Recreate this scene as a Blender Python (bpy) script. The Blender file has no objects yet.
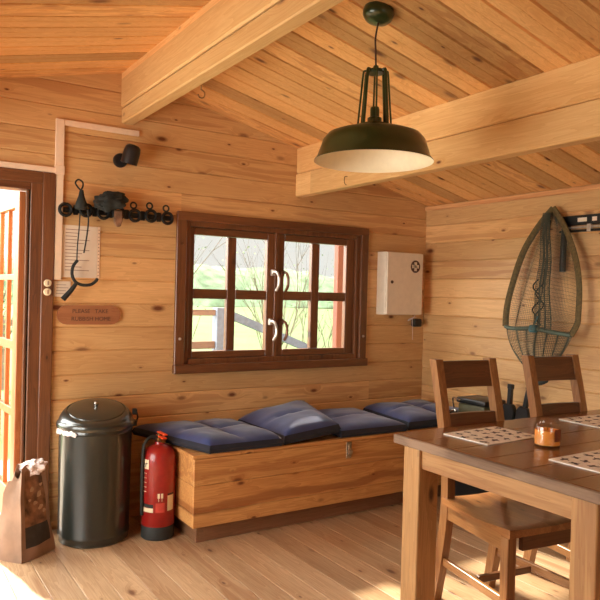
import bpy, bmesh, math, random
from mathutils import Vector, Matrix, noise as mnoise
S = bpy.context.scene
COL = S.collection
PI = math.pi
random.seed(7)

# ------------------------------------------------------------------ camera
CF = Vector((0.539581, 0.8418768, -0.00978762))
CR = Vector((0.84177012, -0.53921058, 0.02598115))
CU = Vector((-0.01659534, 0.02225786, 0.99961452))
cam_d = bpy.data.cameras.new('camera')
cam = bpy.data.objects.new('camera', cam_d); COL.objects.link(cam)
cam_d.sensor_width = 36; cam_d.lens = 676.13 / 600 * 36; cam_d.clip_start = .05; cam_d.clip_end = 500
M = Matrix((CR, CU, -CF)).transposed().to_4x4(); M.translation = Vector((0, -3.794, 1.32))
cam.matrix_world = M
S.camera = cam

# ------------------------------------------------------------------ light
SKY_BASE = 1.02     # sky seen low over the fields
SKY_FILL = 14.5      # boosted strength toward the unseen left, added to brighten the room
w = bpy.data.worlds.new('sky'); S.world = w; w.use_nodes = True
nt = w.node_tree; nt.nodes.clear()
def N(t, **k):
    n = nt.nodes.new(t)
    for a, b in k.items(): setattr(n, a, b)
    return n
tc = N('ShaderNodeTexCoord'); sep = N('ShaderNodeSeparateXYZ'); nt.links.new(tc.outputs['Generated'], sep.inputs[0])
def mth(op, a, b=None):
    n = N('ShaderNodeMath', operation=op)
    for i, x in enumerate((a, b)):
        if x is None: continue
        if isinstance(x, (int, float)): n.inputs[i].default_value = x
        else: nt.links.new(x, n.inputs[i])
    return n.outputs[0]
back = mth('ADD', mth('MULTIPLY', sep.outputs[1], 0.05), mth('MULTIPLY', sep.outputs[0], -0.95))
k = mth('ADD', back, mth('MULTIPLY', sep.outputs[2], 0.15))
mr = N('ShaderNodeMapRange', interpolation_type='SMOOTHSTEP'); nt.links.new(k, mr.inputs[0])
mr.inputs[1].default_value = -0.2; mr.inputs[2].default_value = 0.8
mr.inputs[3].default_value = SKY_BASE; mr.inputs[4].default_value = SKY_FILL
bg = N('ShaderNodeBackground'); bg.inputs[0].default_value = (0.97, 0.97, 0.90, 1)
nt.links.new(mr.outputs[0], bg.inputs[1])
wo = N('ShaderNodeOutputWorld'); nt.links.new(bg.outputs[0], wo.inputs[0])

sun_d = bpy.data.lights.new('sun', 'SUN'); sun_d.energy = 17.0; sun_d.angle = math.radians(2.0); sun_d.color = (1, .90, .72)
sun = bpy.data.objects.new('sun', sun_d); COL.objects.link(sun)
sun.rotation_euler = Vector((0.10, -1.0, -0.645)).to_track_quat('-Z', 'Y').to_euler()
def portal(loc, sx, sz, direction):
    d = bpy.data.lights.new('window_portal', 'AREA'); d.shape = 'RECTANGLE'; d.size = sx; d.size_y = sz
    d.cycles.is_portal = True
    o = bpy.data.objects.new('window_portal', d); COL.objects.link(o); o.location = loc
    o.rotation_euler = Vector(direction).to_track_quat('-Z', 'Z').to_euler()
portal((0.0, .09, .93), 1.5, 1.9, (0, -1, 0))
portal((2.26, .09, 1.3), 1.4, .85, (0, -1, 0))
portal((-1.17, -1.35, 1.06), 1.8, 1.52, (1, 0, 0))
portal((1.45, -4.69, 1.35), 1.1, .8, (0, 1, 0))

vs = S.view_settings
vs.view_transform = 'Standard'; vs.look = 'None'; vs.exposure = -0.1; vs.gamma = 1; vs.use_curve_mapping = False
S.cycles.max_bounces = 10; S.cycles.diffuse_bounces = 7; S.cycles.transparent_max_bounces = 16
S.cycles.use_denoising = True; S.cycles.sample_clamp_indirect = 6

# ------------------------------------------------------------------ materials
def lin(c):
    return tuple(((x / 255) / 12.92 if x / 255 <= .04045 else ((x / 255 + .055) / 1.055) ** 2.4) for x in c) + (1,)
class MB:
    def __init__(s, name):
        s.m = bpy.data.materials.new(name); s.m.use_nodes = True; s.t = s.m.node_tree
        s.p = s.t.nodes['Principled BSDF']
    def n(s, t, **k):
        n = s.t.nodes.new(t)
        for a, b in k.items(): setattr(n, a, b)
        return n
    def l(s, a, b): s.t.links.new(a, b)
    def math(s, op, *a):
        n = s.n('ShaderNodeMath', operation=op)
        for i, x in enumerate(a):
            if isinstance(x, (int, float)): n.inputs[i].default_value = x
            else: s.l(x, n.inputs[i])
        return n.outputs[0]
    def comb(s, *a):
        n = s.n('ShaderNodeCombineXYZ')
        for i, x in enumerate(a):
            if isinstance(x, (int, float)): n.inputs[i].default_value = x
            else: s.l(x, n.inputs[i])
        return n.outputs[0]
    def rng(s, v, a, b, c=0., d=1.):
        n = s.n('ShaderNodeMapRange'); s.l(v, n.inputs[0])
        for i, x in enumerate((a, b, c, d)): n.inputs[i + 1].default_value = x
        return n.outputs[0]
    def mix(s, f, a, b, blend='MIX'):
        n = s.n('ShaderNodeMix', data_type='RGBA', blend_type=blend)
        for i, x in ((0, f), (6, a), (7, b)):
            if isinstance(x, (int, float)): n.inputs[i].default_value = x
            elif isinstance(x, tuple): n.inputs[i].default_value = x
            else: s.l(x, n.inputs[i])
        return n.outputs[2]

def wood(name, L='X', B='Z', bw=.1326, off=0., light=(226, 172, 112), dark=(196, 134, 78), knot=(112, 58, 28), rough=.45,
         seg=40., knots=1.0, tint=.16, rand_obj=False, bump=.15, worn=None, coat=0., streak=None):
    m = MB(name); ax = 'XYZ'
    tcn = m.n('ShaderNodeTexCoord'); sp = m.n('ShaderNodeSeparateXYZ'); m.l(tcn.outputs['Object'], sp.inputs[0])
    l, b = sp.outputs[ax.index(L)], sp.outputs[ax.index(B)]
    c = sp.outputs[[i for i in range(3) if ax[i] not in (L, B)][0]]
    idx = m.math('FLOOR', m.math('DIVIDE', m.math('SUBTRACT', b, off), bw))
    if rand_obj:
        oi = m.n('ShaderNodeObjectInfo'); idx = m.math('ADD', idx, m.math('MULTIPLY', oi.outputs['Random'], 37.))
    wn0 = m.n('ShaderNodeTexWhiteNoise', noise_dimensions='1D'); m.l(idx, wn0.inputs['W'])
    segi = m.math('FLOOR', m.math('DIVIDE', m.math('ADD', l, m.math('MULTIPLY', wn0.outputs['Value'], seg)), seg))
    key = m.math('ADD', m.math('MULTIPLY', idx, 1.731), m.math('MULTIPLY', segi, 5.17))
    wn = m.n('ShaderNodeTexWhiteNoise', noise_dimensions='1D'); m.l(key, wn.inputs['W'])
    r = wn.outputs['Value']
    lo = m.math('ADD', l, m.math('MULTIPLY', r, 19.))
    # knots
    kv = m.n('ShaderNodeTexVoronoi', voronoi_dimensions='2D'); kv.inputs['Scale'].default_value = 1
    m.l(m.comb(m.math('MULTIPLY', lo, 2.9), m.math('ADD', m.math('MULTIPLY', b, 6.5), m.math('MULTIPLY', r, 3.)), 0.), kv.inputs['Vector'])
    csep = m.n('ShaderNodeSeparateColor'); m.l(kv.outputs['Color'], csep.inputs[0])
    has = m.math('MULTIPLY', m.math('LESS_THAN', csep.outputs[0],   .50 * knots), m.rng(csep.outputs[2], 0, .6, .35, 1))
    size = m.math('ADD', .03, m.math('MULTIPLY', m.math('POWER', csep.outputs[1], 2.), .085))
    kd = m.math('DIVIDE', kv.outputs['Distance'], size)
    kf = m.math('MULTIPLY', m.rng(kd, .5, 1.4, 1, 0), has)
    halo = m.math('MULTIPLY', m.rng(kd, 1., 3.6, 1, 0), has)
    # grain : stretched noise bent round the knots
    bb = m.math('ADD', m.math('MULTIPLY', b, 26.), m.math('MULTIPLY', halo, 1.2))
    n1 = m.n('ShaderNodeTexNoise'); n1.inputs['Scale'].default_value = 1; n1.inputs['Detail'].default_value = 3; n1.inputs['Distortion'].default_value = .5
    m.l(m.comb(m.math('MULTIPLY', lo, 1.6), bb, m.math('MULTIPLY', c, 26.)), n1.inputs['Vector'])
    lines = m.math('FRACT', m.math('MULTIPLY', n1.outputs['Fac'], 7.))
    n2 = m.n('ShaderNodeTexNoise'); n2.inputs['Scale'].default_value = 1; n2.inputs['Detail'].default_value = 2
    m.l(m.comb(m.math('MULTIPLY', lo, 5.), m.math('MULTIPLY', b, 190.), m.math('MULTIPLY', c, 190.)), n2.inputs['Vector'])
    n3 = m.n('ShaderNodeTexNoise'); n3.inputs['Scale'].default_value = 1
    m.l(m.comb(m.math('MULTIPLY', lo, .9), m.math('MULTIPLY', b, 5.), r), n3.inputs['Vector'])
    g = m.math('ADD', m.math('MULTIPLY', m.rng(lines, 0, 1), .50), m.math('MULTIPLY', m.rng(n2.outputs['Fac'], .3, .7), .22))
    g = m.math('ADD', g, m.math('MULTIPLY', m.rng(n3.outputs['Fac'], .35, .7), .50))
    g = m.math('MINIMUM', m.math('ADD', g, m.math('MULTIPLY', halo, .35)), 1.)
    col = m.mix(g, lin(light), lin(dark))
    # occasional reddish heartwood board, plank to plank tint
    hw = m.math('MULTIPLY', m.rng(n1.outputs['Fac'], .48, .58), m.math('GREATER_THAN', wn0.outputs['Value'], .72))
    dk = tuple(x * .62 for x in dark[:1]) + (dark[1] * .52, dark[2] * .45)
    col = m.mix(m.math('MULTIPLY', hw, .45), col, lin((dark[0] * .86, dark[1] * .72, dark[2] * .62)))
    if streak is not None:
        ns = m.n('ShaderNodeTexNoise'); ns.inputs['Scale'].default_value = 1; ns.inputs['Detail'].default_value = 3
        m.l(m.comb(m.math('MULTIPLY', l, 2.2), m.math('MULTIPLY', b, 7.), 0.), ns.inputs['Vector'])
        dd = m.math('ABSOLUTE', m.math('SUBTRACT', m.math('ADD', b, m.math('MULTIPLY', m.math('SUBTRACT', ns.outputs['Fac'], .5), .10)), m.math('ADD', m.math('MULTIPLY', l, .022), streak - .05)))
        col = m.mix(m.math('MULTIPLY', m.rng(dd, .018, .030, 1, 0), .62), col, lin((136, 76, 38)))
    col = m.mix(kf, col, lin(knot))
    tv = m.rng(r, 0, 1, 1 - tint, 1 + tint * .55)
    cc = m.n('ShaderNodeCombineColor'); m.l(tv, cc.inputs[0]); m.l(m.math('SUBTRACT', tv, 0.0), cc.inputs[1]); m.l(tv, cc.inputs[2])
    col = m.mix(1., col, cc.outputs[0], 'MULTIPLY')
    if worn:
        n4 = m.n('ShaderNodeTexNoise'); n4.inputs['Scale'].default_value = 1; n4.inputs['Detail'].default_value = 5
        m.l(m.comb(m.math('MULTIPLY', l, 3.), m.math('MULTIPLY', b, 9.), m.math('MULTIPLY', c, 9.)), n4.inputs['Vector'])
        col = m.mix(m.rng(n4.outputs['Fac'], .5, .68), col, lin(worn))
    m.l(col, m.p.inputs['Base Color'])
    m.p.inputs['Roughness'].default_value = rough
    m.p.inputs['Coat Weight'].default_value = coat; m.p.inputs['Coat Roughness'].default_value = .22
    bp = m.n('ShaderNodeBump'); bp.inputs['Strength'].default_value = bump; bp.inputs['Distance'].default_value = .002
    m.l(g, bp.inputs['Height']); m.l(bp.outputs[0], m.p.inputs['Normal'])
    return m.m
def plain(name, c, rough=.5, metal=0., var=.08, scale=30., bump=0., coat=0., sheen=0.):
    m = MB(name)
    n = m.n('ShaderNodeTexNoise'); n.inputs['Scale'].default_value = scale; n.inputs['Detail'].default_value = 3
    tcn = m.n('ShaderNodeTexCoord'); m.l(tcn.outputs['Object'], n.inputs['Vector'])
    a = lin(c); d = tuple(x * (1 - 2 * var) for x in a[:3]) + (1,); u = tuple(min(1, x * (1 + 2 * var)) for x in a[:3]) + (1,)
    m.l(m.mix(m.rng(n.outputs['Fac'], .3, .7), d, u), m.p.inputs['Base Color'])
    m.p.inputs['Roughness'].default_value = rough; m.p.inputs['Metallic'].default_value = metal
    m.p.inputs['Coat Weight'].default_value = coat; m.p.inputs['Sheen Weight'].default_value = sheen
    if bump:
        bp = m.n('ShaderNodeBump'); bp.inputs['Strength'].default_value = bump; bp.inputs['Distance'].default_value = .003
        m.l(n.outputs['Fac'], bp.inputs['Height']); m.l(bp.outputs[0], m.p.inputs['Normal'])
    return m.m
def pane_mat(name, gloss=.06, tint=(1, 1, 1, 1)):
    m = MB(name); m.t.nodes.remove(m.p)
    tr = m.n('ShaderNodeBsdfTransparent'); tr.inputs[0].default_value = tint
    gl = m.n('ShaderNodeBsdfGlossy'); gl.inputs['Roughness'].default_value = .02
    mx = m.n('ShaderNodeMixShader'); mx.inputs[0].default_value = gloss
    m.l(tr.outputs[0], mx.inputs[1]); m.l(gl.outputs[0], mx.inputs[2])
    n = m.n('ShaderNodeTexNoise'); n.inputs['Scale'].default_value = 3
    m.l(m.rng(n.outputs['Fac'], 0, 1, gloss * .8, gloss * 1.2), mx.inputs[0])
    m.l(mx.outputs[0], [x for x in m.t.nodes if x.type == 'OUTPUT_MATERIAL'][0].inputs[0])
    return m.m

PINE_L, PINE_D = (232, 188, 130), (206, 158, 102)
M_wall_b = wood('pine_wall_back', 'X', 'Z', .1326, 1.104 - 10 * .1326, PINE_L, PINE_D)
M_wall_s = wood('pine_wall_side', 'Y', 'Z', .1328, 1.053 - 10 * .1328, PINE_L, PINE_D)
M_ceil = wood('pine_ceiling', 'X', 'Y', .137, -1.52 - 40 * .137, (242, 190, 124), (212, 154, 90), tint=.34, knots=1.2)
M_floor = wood('pine_floor', 'Y', 'X', .128, .683 - 20 * .128, (212, 180, 142), (172, 136, 100), rough=.42, knots=1.0, tint=.14, knot=(110, 72, 48))
M_beam = wood('pine_beam', 'Y', 'Z', .16, 2.343 - 1.6, (240, 202, 140), (216, 166, 104), seg=40, tint=.26)
M_beam2 = wood('pine_beam', 'Y', 'Z', .20, 2.1085 - 1.0, (240, 202, 140), (216, 166, 104), seg=40, tint=.26, knots=.6)
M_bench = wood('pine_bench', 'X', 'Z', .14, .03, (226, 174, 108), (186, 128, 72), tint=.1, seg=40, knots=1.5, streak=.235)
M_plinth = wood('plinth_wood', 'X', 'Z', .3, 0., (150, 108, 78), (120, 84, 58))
M_trim = wood('pine_trim', 'Y', 'Z', .3, 0., (236, 186, 130), (214, 156, 102), knots=.3)
M_frame = wood('stained_frame', 'Z', 'X', .2, .05, (132, 82, 48), (92, 54, 30), (60, 26, 14), rough=.38, knots=.5, tint=.05, rand_obj=True, coat=.3)
M_frameh = wood('stained_frame_rail', 'X', 'Z', .2, .05, (132, 82, 48), (92, 54, 30), (60, 26, 14), rough=.38, knots=.5, tint=.05, rand_obj=True, coat=.3)
M_door = wood('door_leaf_wood', 'Z', 'Y', .2, .05, (190, 120, 70), (156, 90, 48), (90, 46, 24), rough=.4, knots=.3, tint=.05, rand_obj=True)
M_ttop = wood('table_top_wood', 'X', 'Y', .155833, -1.73 - 20 * .155833, (150, 104, 64), (104, 66, 40), (50, 28, 16), rough=.27, seg=9, knots=.5, tint=.2, coat=.45)
M_tleg = wood('table_leg_wood', 'Z', 'X', .3, -.02, (190, 146, 94), (152, 108, 64), (78, 46, 26), rough=.42, knots=.8, tint=.05, rand_obj=True, bump=.4, worn=None)
M_tapr = wood('table_apron_wood', 'Y', 'Z', .3, -.02, (196, 150, 98), (158, 114, 68), (78, 46, 26), rough=.42, knots=.8, tint=.05, bump=.4)
M_taprx = wood('table_apron_wood_long', 'X', 'Z', .3, -.02, (180, 126, 80), (146, 96, 58), (78, 46, 26), rough=.42, knots=.8, tint=.05, bump=.4)
M_tedge = wood('table_edge_wood', 'Y', 'Z', .3, -.02, (134, 106, 84), (98, 74, 56), (54, 38, 28), rough=.6, knots=.4, tint=.05, bump=.6, worn=(146, 118, 94))
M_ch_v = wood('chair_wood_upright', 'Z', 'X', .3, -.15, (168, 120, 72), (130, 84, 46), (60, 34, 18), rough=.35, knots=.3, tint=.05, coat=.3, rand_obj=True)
M_ch_shaded = wood('chair_wood_shaded', 'X', 'Z', .3, -.15, (112, 70, 40), (82, 48, 26), (56, 30, 16), rough=.35, knots=.3, tint=.05, coat=.3, rand_obj=True)  # same chair wood, shade of the camera-facing rails put into the colour
M_ch_lit = wood('chair_side_rail_lit', 'Y', 'Z', .3, -.15, (168, 120, 72), (132, 86, 48), (60, 34, 18), rough=.35, knots=.3, tint=.05, coat=.3, rand_obj=True)  # lighter tan of the lit sides put into the colour
M_ch_s = wood('chair_wood_seat', 'Y', 'X', .11, -.22, (176, 122, 74), (132, 84, 46), (64, 38, 22), rough=.28, knots=.4, tint=.12, coat=.4)
M_plaq = wood('plaque_wood', 'X', 'Z', .5, -.2, (176, 118, 78), (148, 92, 58), knots=.2, rough=.5)
M_post = wood('outdoor_post_wood', 'Z', 'X', .5, -.2, (128, 74, 56), (100, 56, 42), knots=.4, rough=.7)
M_rail = wood('outdoor_rail_wood', 'X', 'Z', .5, -.2, (138, 108, 92), (112, 86, 74), knots=.4, rough=.8)
M_blue = plain('slate_painted_wood', (104, 112, 128), .6)
M_conduit = plain('cream_conduit', (236, 208, 178), .5, var=.02)
M_black = plain('black_plastic', (26, 26, 27), .35, var=.1)
M_blackm = plain('black_satin_metal', (24, 26, 26), .45, .3)
M_rubber = plain('dark_rubber', (34, 36, 34), .7)
M_bin = plain('bin_enamel', (34, 38, 33), .30, .0, var=.05, coat=.8)
M_chrome = plain('chrome', (190, 186, 180), .25, 1.)
M_brassd = plain('dark_brass', (120, 90, 60), .35, 1.)
M_silver = plain('silver_handle', (214, 208, 200), .3, .7)
M_bronze = plain('brown_handle', (112, 70, 46), .35, .4)
M_white = plain('white_enamel', (228, 214, 192), .4, var=.02)
M_paper = plain('paper', (228, 212, 190), .7, var=.03, scale=8)
M_ink = plain('dark_ink', (86, 62, 50), .8)
M_ink2 = plain('faded_ink', (150, 118, 100), .8)
M_red = plain('extinguisher_red', (148, 30, 26), .32, var=.05, coat=.3)
M_orange = plain('orange_plastic', (220, 70, 28), .4)
M_label = plain('label_cream', (226, 210, 176), .6, var=.03)
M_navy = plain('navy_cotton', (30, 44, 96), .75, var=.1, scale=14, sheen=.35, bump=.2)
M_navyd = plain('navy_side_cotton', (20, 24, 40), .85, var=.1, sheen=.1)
M_green = plain('pendant_green', (46, 58, 26), .3, .2, var=.05, coat=.4)
M_cream = plain('cream_enamel', (240, 228, 196), .5, var=.02)
M_cord = plain('brown_cord', (64, 34, 24), .7)
M_olive = plain('olive_webbing', (96, 80, 46), .85, var=.15, scale=60)
M_bar = plain('green_grey_bar', (84, 98, 84), .5)
M_blob = plain('dark_fabric', (40, 42, 38), .9, var=.2, scale=20, bump=.4)
M_bag = plain('jute_bag', (146, 118, 98), .9, var=.12, scale=9, bump=.3)
M_bagp = plain('bag_print', (128, 92, 66), .85, var=.3, scale=22)
M_bagd = plain('bag_print_dark', (56, 52, 48), .85)
M_bagl = plain('bag_print_light', (170, 140, 110), .8)
M_plastic = plain('thin_white_plastic', (226, 214, 212), .35, var=.06)
M_mat = plain('placemat_cream', (248, 243, 230), .5, var=.04)
M_matd = plain('placemat_print', (44, 40, 38), .5, var=.3)
M_wax = plain('orange_wax', (255, 168, 74), .5, var=.04, scale=12)
M_wick = plain('wick', (40, 30, 24), .9)
M_pane = pane_mat('window_glass', .05)
M_jar = pane_mat('jar_glass', .05, (.975, .965, .94, 1))
M_case = plain('olive_case', (74, 70, 44), .6, var=.1)
M_grass = plain('field_grass', (84, 106, 56), .95, var=.1, scale=1.2)
M_hedge = plain('hedge_green', (106, 126, 96), .95, var=.2, scale=.9)
M_leaf = plain('shrub_leaf', (120, 146, 80), .9, var=.2, scale=9)
M_bark = plain('bare_bark', (96, 86, 70), .9, var=.15)
M_deck = wood('deck_wood', 'X', 'Y', .14, 0., (208, 190, 170), (180, 160, 140), rough=.7)

# ------------------------------------------------------------------ mesh helpers
ORI = {}
def obj(name, bm, mats, parent=None, loc=None, smooth=False, keep=False):
    """bm is in world coordinates; origin goes to loc (or the parent's)."""
    me = bpy.data.meshes.new(name)
    base = ORI[parent.name] if parent else Vector((0, 0, 0))
    org = Vector(loc) if loc is not None else base
    bmesh.ops.translate(bm, vec=-org, verts=bm.verts[:])
    if not keep: bmesh.ops.recalc_face_normals(bm, faces=bm.faces[:])
    bm.to_mesh(me); bm.free()
    for m in (mats if isinstance(mats, (list, tuple)) else [mats]): me.materials.append(m)
    if smooth:
        for p in me.polygons: p.use_smooth = True
        try: me.set_sharp_from_angle(angle=math.radians(38))
        except Exception: pass
    o = bpy.data.objects.new(name, me); COL.objects.link(o)
    o.location = org - base if parent else org
    if parent: o.parent = parent
    ORI[o.name] = org
    return o
def thing(name, label, cat, loc, group=None):
    o = bpy.data.objects.new(name, None); COL.objects.link(o); o.location = loc; o.empty_display_size = .1
    ORI[o.name] = Vector(loc); tag(o, label, cat, group); return o
def tag(o, label, cat, group=None):
    o['label'] = label; o['category'] = cat
    if group: o['group'] = group
    return o
def struct(o):
    o['kind'] = 'structure'; return o
def B(): return bmesh.new()
def merge(dst, src, M4=None, mi=0):
    if M4 is not None: bmesh.ops.transform(src, matrix=M4, verts=src.verts[:])
    vm = {}
    for v_ in src.verts: vm[v_] = dst.verts.new(v_.co)
    for f in src.faces:
        try:
            nf = dst.faces.new([vm[v_] for v_ in f.verts]); nf.material_index = mi if mi else f.material_index; nf.smooth = f.smooth
        except ValueError: pass
    src.free()
def box(bm, x0, x1, y0, y1, z0, z1, bev=0., mi=0, M4=None, seg=1):
    t = bmesh.new()
    vs_ = [t.verts.new((x, y, z)) for x in (x0, x1) for y in (y0, y1) for z in (z0, z1)]
    for f in ((0, 1, 3, 2), (4, 6, 7, 5), (0, 4, 5, 1), (2, 3, 7, 6), (0, 2, 6, 4), (1, 5, 7, 3)): t.faces.new([vs_[i] for i in f])
    bmesh.ops.recalc_face_normals(t, faces=t.faces[:])
    if bev > 0: bmesh.ops.bevel(t, geom=t.edges[:], offset=bev, segments=seg, affect='EDGES', profile=.5)
    merge(bm, t, M4, mi)
def tube(bm, pts, r, n=8, mi=0, closed=False, cap=True, flat=None):
    pts = [Vector(p) for p in pts]; k_ = len(pts); rings = []
    up = Vector((0, 0, 1)); prev = None
    for i, p in enumerate(pts):
        a = pts[(i - 1) % k_] if (closed or i > 0) else p
        b = pts[(i + 1) % k_] if (closed or i < k_ - 1) else p
        t = (b - a).normalized()
        if prev is None:
            u = t.cross(up)
            if u.length < 1e-3: u = t.cross(Vector((1, 0, 0)))
            u.normalize()
        else:
            u = (prev - t * prev.dot(t)).normalized()
        prev = u; v_ = t.cross(u)
        rr = r[i] if isinstance(r, (list, tuple)) else r
        ru, rv = (rr, rr) if flat is None else (rr * flat[0], rr * flat[1])
        rings.append([bm.verts.new(p + u * math.cos(2 * PI * j / n) * ru + v_ * math.sin(2 * PI * j / n) * rv) for j in range(n)])
    m_ = k_ if closed else k_ - 1
    for i in range(m_):
        A, C_ = rings[i], rings[(i + 1) % k_]
        for j in range(n):
            f = bm.faces.new((A[j], A[(j + 1) % n], C_[(j + 1) % n], C_[j])); f.material_index = mi
    if cap and not closed:
        for rg in (rings[0], rings[-1]):
            f = bm.faces.new(rg); f.material_index = mi
def lathe(bm, prof, cx, cy, n=40, mi=0, axis='Z', cz=0., a0=0., a1=2 * PI, closed_prof=False):
    full = abs(a1 - a0 - 2 * PI) < 1e-6; cnt = n if full else n + 1; rings = []
    for r, z in prof:
        rg = []
        for j in range(cnt):
            a = a0 + (a1 - a0) * j / n
            if axis == 'Z': p = (cx + r * math.cos(a), cy + r * math.sin(a), cz + z)
            elif axis == 'Y': p = (cx + r * math.cos(a), cy + z, cz + r * math.sin(a))
            else: p = (cx + z, cy + r * math.cos(a), cz + r * math.sin(a))
            rg.append(bm.verts.new(p))
        rings.append(rg)
    for i in range(len(rings) - 1):
        for j in range(n):
            f = bm.faces.new((rings[i][j], rings[i][(j + 1) % cnt], rings[i + 1][(j + 1) % cnt], rings[i + 1][j])); f.material_index = mi
    return rings
def prism(bm, pts, y0, y1, mi=0, axis='Y'):
    """polygon given in the plane across axis, extruded along it"""
    def P(a, b, c): return (a, c, b) if axis == 'Y' else ((c, a, b) if axis == 'X' else (a, b, c))
    A = [bm.verts.new(P(a, b, y0)) for a, b in pts]; C_ = [bm.verts.new(P(a, b, y1)) for a, b in pts]
    n = len(pts); fs = [bm.faces.new(A), bm.faces.new(C_[::-1])]
    for i in range(n): fs.append(bm.faces.new((A[i], C_[i], C_[(i + 1) % n], A[(i + 1) % n])))
    for f in fs: f.material_index = mi
def smoothpts(P, n=6):
    P = [Vector(p) for p in P]; out = []
    for i in range(len(P) - 1):
        p0, p1, p2, p3 = P[max(i - 1, 0)], P[i], P[i + 1], P[min(i + 2, len(P) - 1)]
        for k_ in range(n):
            t = k_ / n
            out.append(.5 * ((2 * p1) + (-p0 + p2) * t + (2 * p0 - 5 * p1 + 4 * p2 - p3) * t * t + (-p0 + 3 * p1 - 3 * p2 + p3) * t ** 3))
    out.append(P[-1]); return out
def text(name, body, size, loc, rot, mat, parent, ext=.0006, ax='CENTER'):
    c = bpy.data.curves.new(name, 'FONT'); c.body = body; c.size = size; c.extrude = ext; c.align_x = ax; c.align_y = 'CENTER'
    c.materials.append(mat)
    tmp = bpy.data.objects.new('tmp_text', c); COL.objects.link(tmp)
    me = bpy.data.meshes.new_from_object(tmp.evaluated_get(bpy.context.evaluated_depsgraph_get()))
    bpy.data.objects.remove(tmp)
    o = bpy.data.objects.new(name, me); COL.objects.link(o)
    o.location = Vector(loc) - ORI[parent.name]; o.rotation_euler = rot; o.parent = parent
    return o

# ------------------------------------------------------------------ room shell
XR, XL, YR = 3.544, -1.08, -4.6
RX, RZ, SL = 1.233, 2.545, .2367
def roof(x): return RZ - SL * abs(x - RX)
G = .006
def logwall(name, axis, a0, a1, z0, ztop, seam0, h, openings, face, out, mat, gable=False):
    """rows of logs with V joints; face = inner coordinate, out = outer coordinate"""
    bm = B(); k_ = math.floor((z0 - seam0) / h)
    while seam0 + k_ * h < ztop:
        ra, rb = max(seam0 + k_ * h, z0), min(seam0 + (k_ + 1) * h, ztop); k_ += 1
        if rb - ra < .004: continue
        cuts = sorted({ra, rb} | {z for o in openings for z in (o[2], o[3]) if ra < z < rb})
        for c0, c1 in zip(cuts, cuts[1:]):
            mid = (c0 + c1) / 2
            A0, A1 = a0, a1
            if gable:
                half = (RZ + .005 - c0) / SL; A0, A1 = max(a0, RX - half), min(a1, RX + half)
                if A1 - A0 < .05: continue
            segs = [(A0, A1)]
            for o in openings:
                if o[2] < mid < o[3]:
                    ns = []
                    for s0, s1 in segs:
                        if o[0] > s0: ns.append((s0, min(s1, o[0])))
                        if o[1] < s1: ns.append((max(s0, o[1]), s1))
                    segs = [s_ for s_ in ns if s_[1] - s_[0] > .003]
            g0 = G if abs(c0 - ra) < 1e-6 else 0; g1 = G if abs(c1 - rb) < 1e-6 else 0
            d = 1 if out > face else -1
            for s0, s1 in segs:
                prof = [(face + d * G, c0), (face, c0 + g0), (face, c1 - g1), (face + d * G, c1), (out, c1), (out, c0)]
                if axis == 'X': prism(bm, prof, s0, s1, axis='X')          # (y,z) extruded along x
                else: prism(bm, prof, s0, s1, axis='Y')                    # (x,z) extruded along y
    return struct(obj(name, bm, mat))
DX0, DX1, DZ = -.72, .722, 1.845
WX0, WX1, WZ0, WZ1 = 1.602, 2.928, .872, 1.742
logwall('wall_back', 'X', XL, XR + .07, 0, RZ, 1.104, .1326, [(DX0, DX1, -1, DZ), (WX0, WX1, WZ0, WZ1)], 0, .07, M_wall_b, True)
logwall('wall_right', 'Y', YR, 0, 0, 2.02, 1.053, .1328, [], XR, XR + .07, M_wall_s)
LO = (-2.25, -.45, .30, 1.82)
logwall('wall_left', 'Y', YR, 0, 0, 2.02, 1.053, .1328, [LO], XL, XL - .07, M_wall_s)
RO = (.9, 2.0, .95, 1.75)
logwall('wall_rear', 'X', XL, XR, 0, RZ, 1.104, .1326, [RO], YR, YR - .07, M_wall_b, True)
# floor boards
bm = B(); x = .683 - 14 * .128
while x < XR + .05:
    a, b = max(x, XL - .06) + .0009, min(x + .128, XR + .06) - .0009
    if b > a: box(bm, a, b, YR - .05, .05, -.03, 0, .0015)
    x += .128
struct(obj('floor', bm, M_floor))
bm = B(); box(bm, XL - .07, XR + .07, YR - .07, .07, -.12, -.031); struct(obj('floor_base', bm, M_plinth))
# ceiling boards on both slopes
bm = B(); y = -1.52 - 23 * .137
ang = math.atan(SL); cl = math.cos(ang)
while y < .05:
    a, b = y + .001, min(y + .137, .07) - .001
    for side in (1, -1):
        t = B(); xe = (XR - RX + .12) if side == 1 else (RX - XL + .12)
        prof = [(a, .013), (a + .007, 0), (a + .060, 0), (a + .063, .002), (a + .066, 0), (b - .007, 0), (b, .013), (b, .02), (a, .02)]
        A = [t.verts.new((RX, p, RZ + q)) for p, q in prof]
        C_ = [t.verts.new((RX + side * xe, p, RZ - SL * xe + q)) for p, q in prof]
        n_ = len(prof); t.faces.new(A); t.faces.new(C_[::-1])
        for i in range(n_): t.faces.new((A[i], C_[i], C_[(i + 1) % n_], A[(i + 1) % n_]))
        merge(bm, t)
    y += .137
struct(obj('ceiling', bm, M_ceil))
bm = B()
for side in (1, -1):
    xe = (XR - RX + .25)
    prism(bm, [(RX, RZ + .0205), (RX + side * xe, RZ + .0205 - SL * xe), (RX + side * xe, RZ + .09 - SL * xe), (RX, RZ + .09)], YR - .2, .2)
struct(obj('roof', bm, M_plinth))
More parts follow.
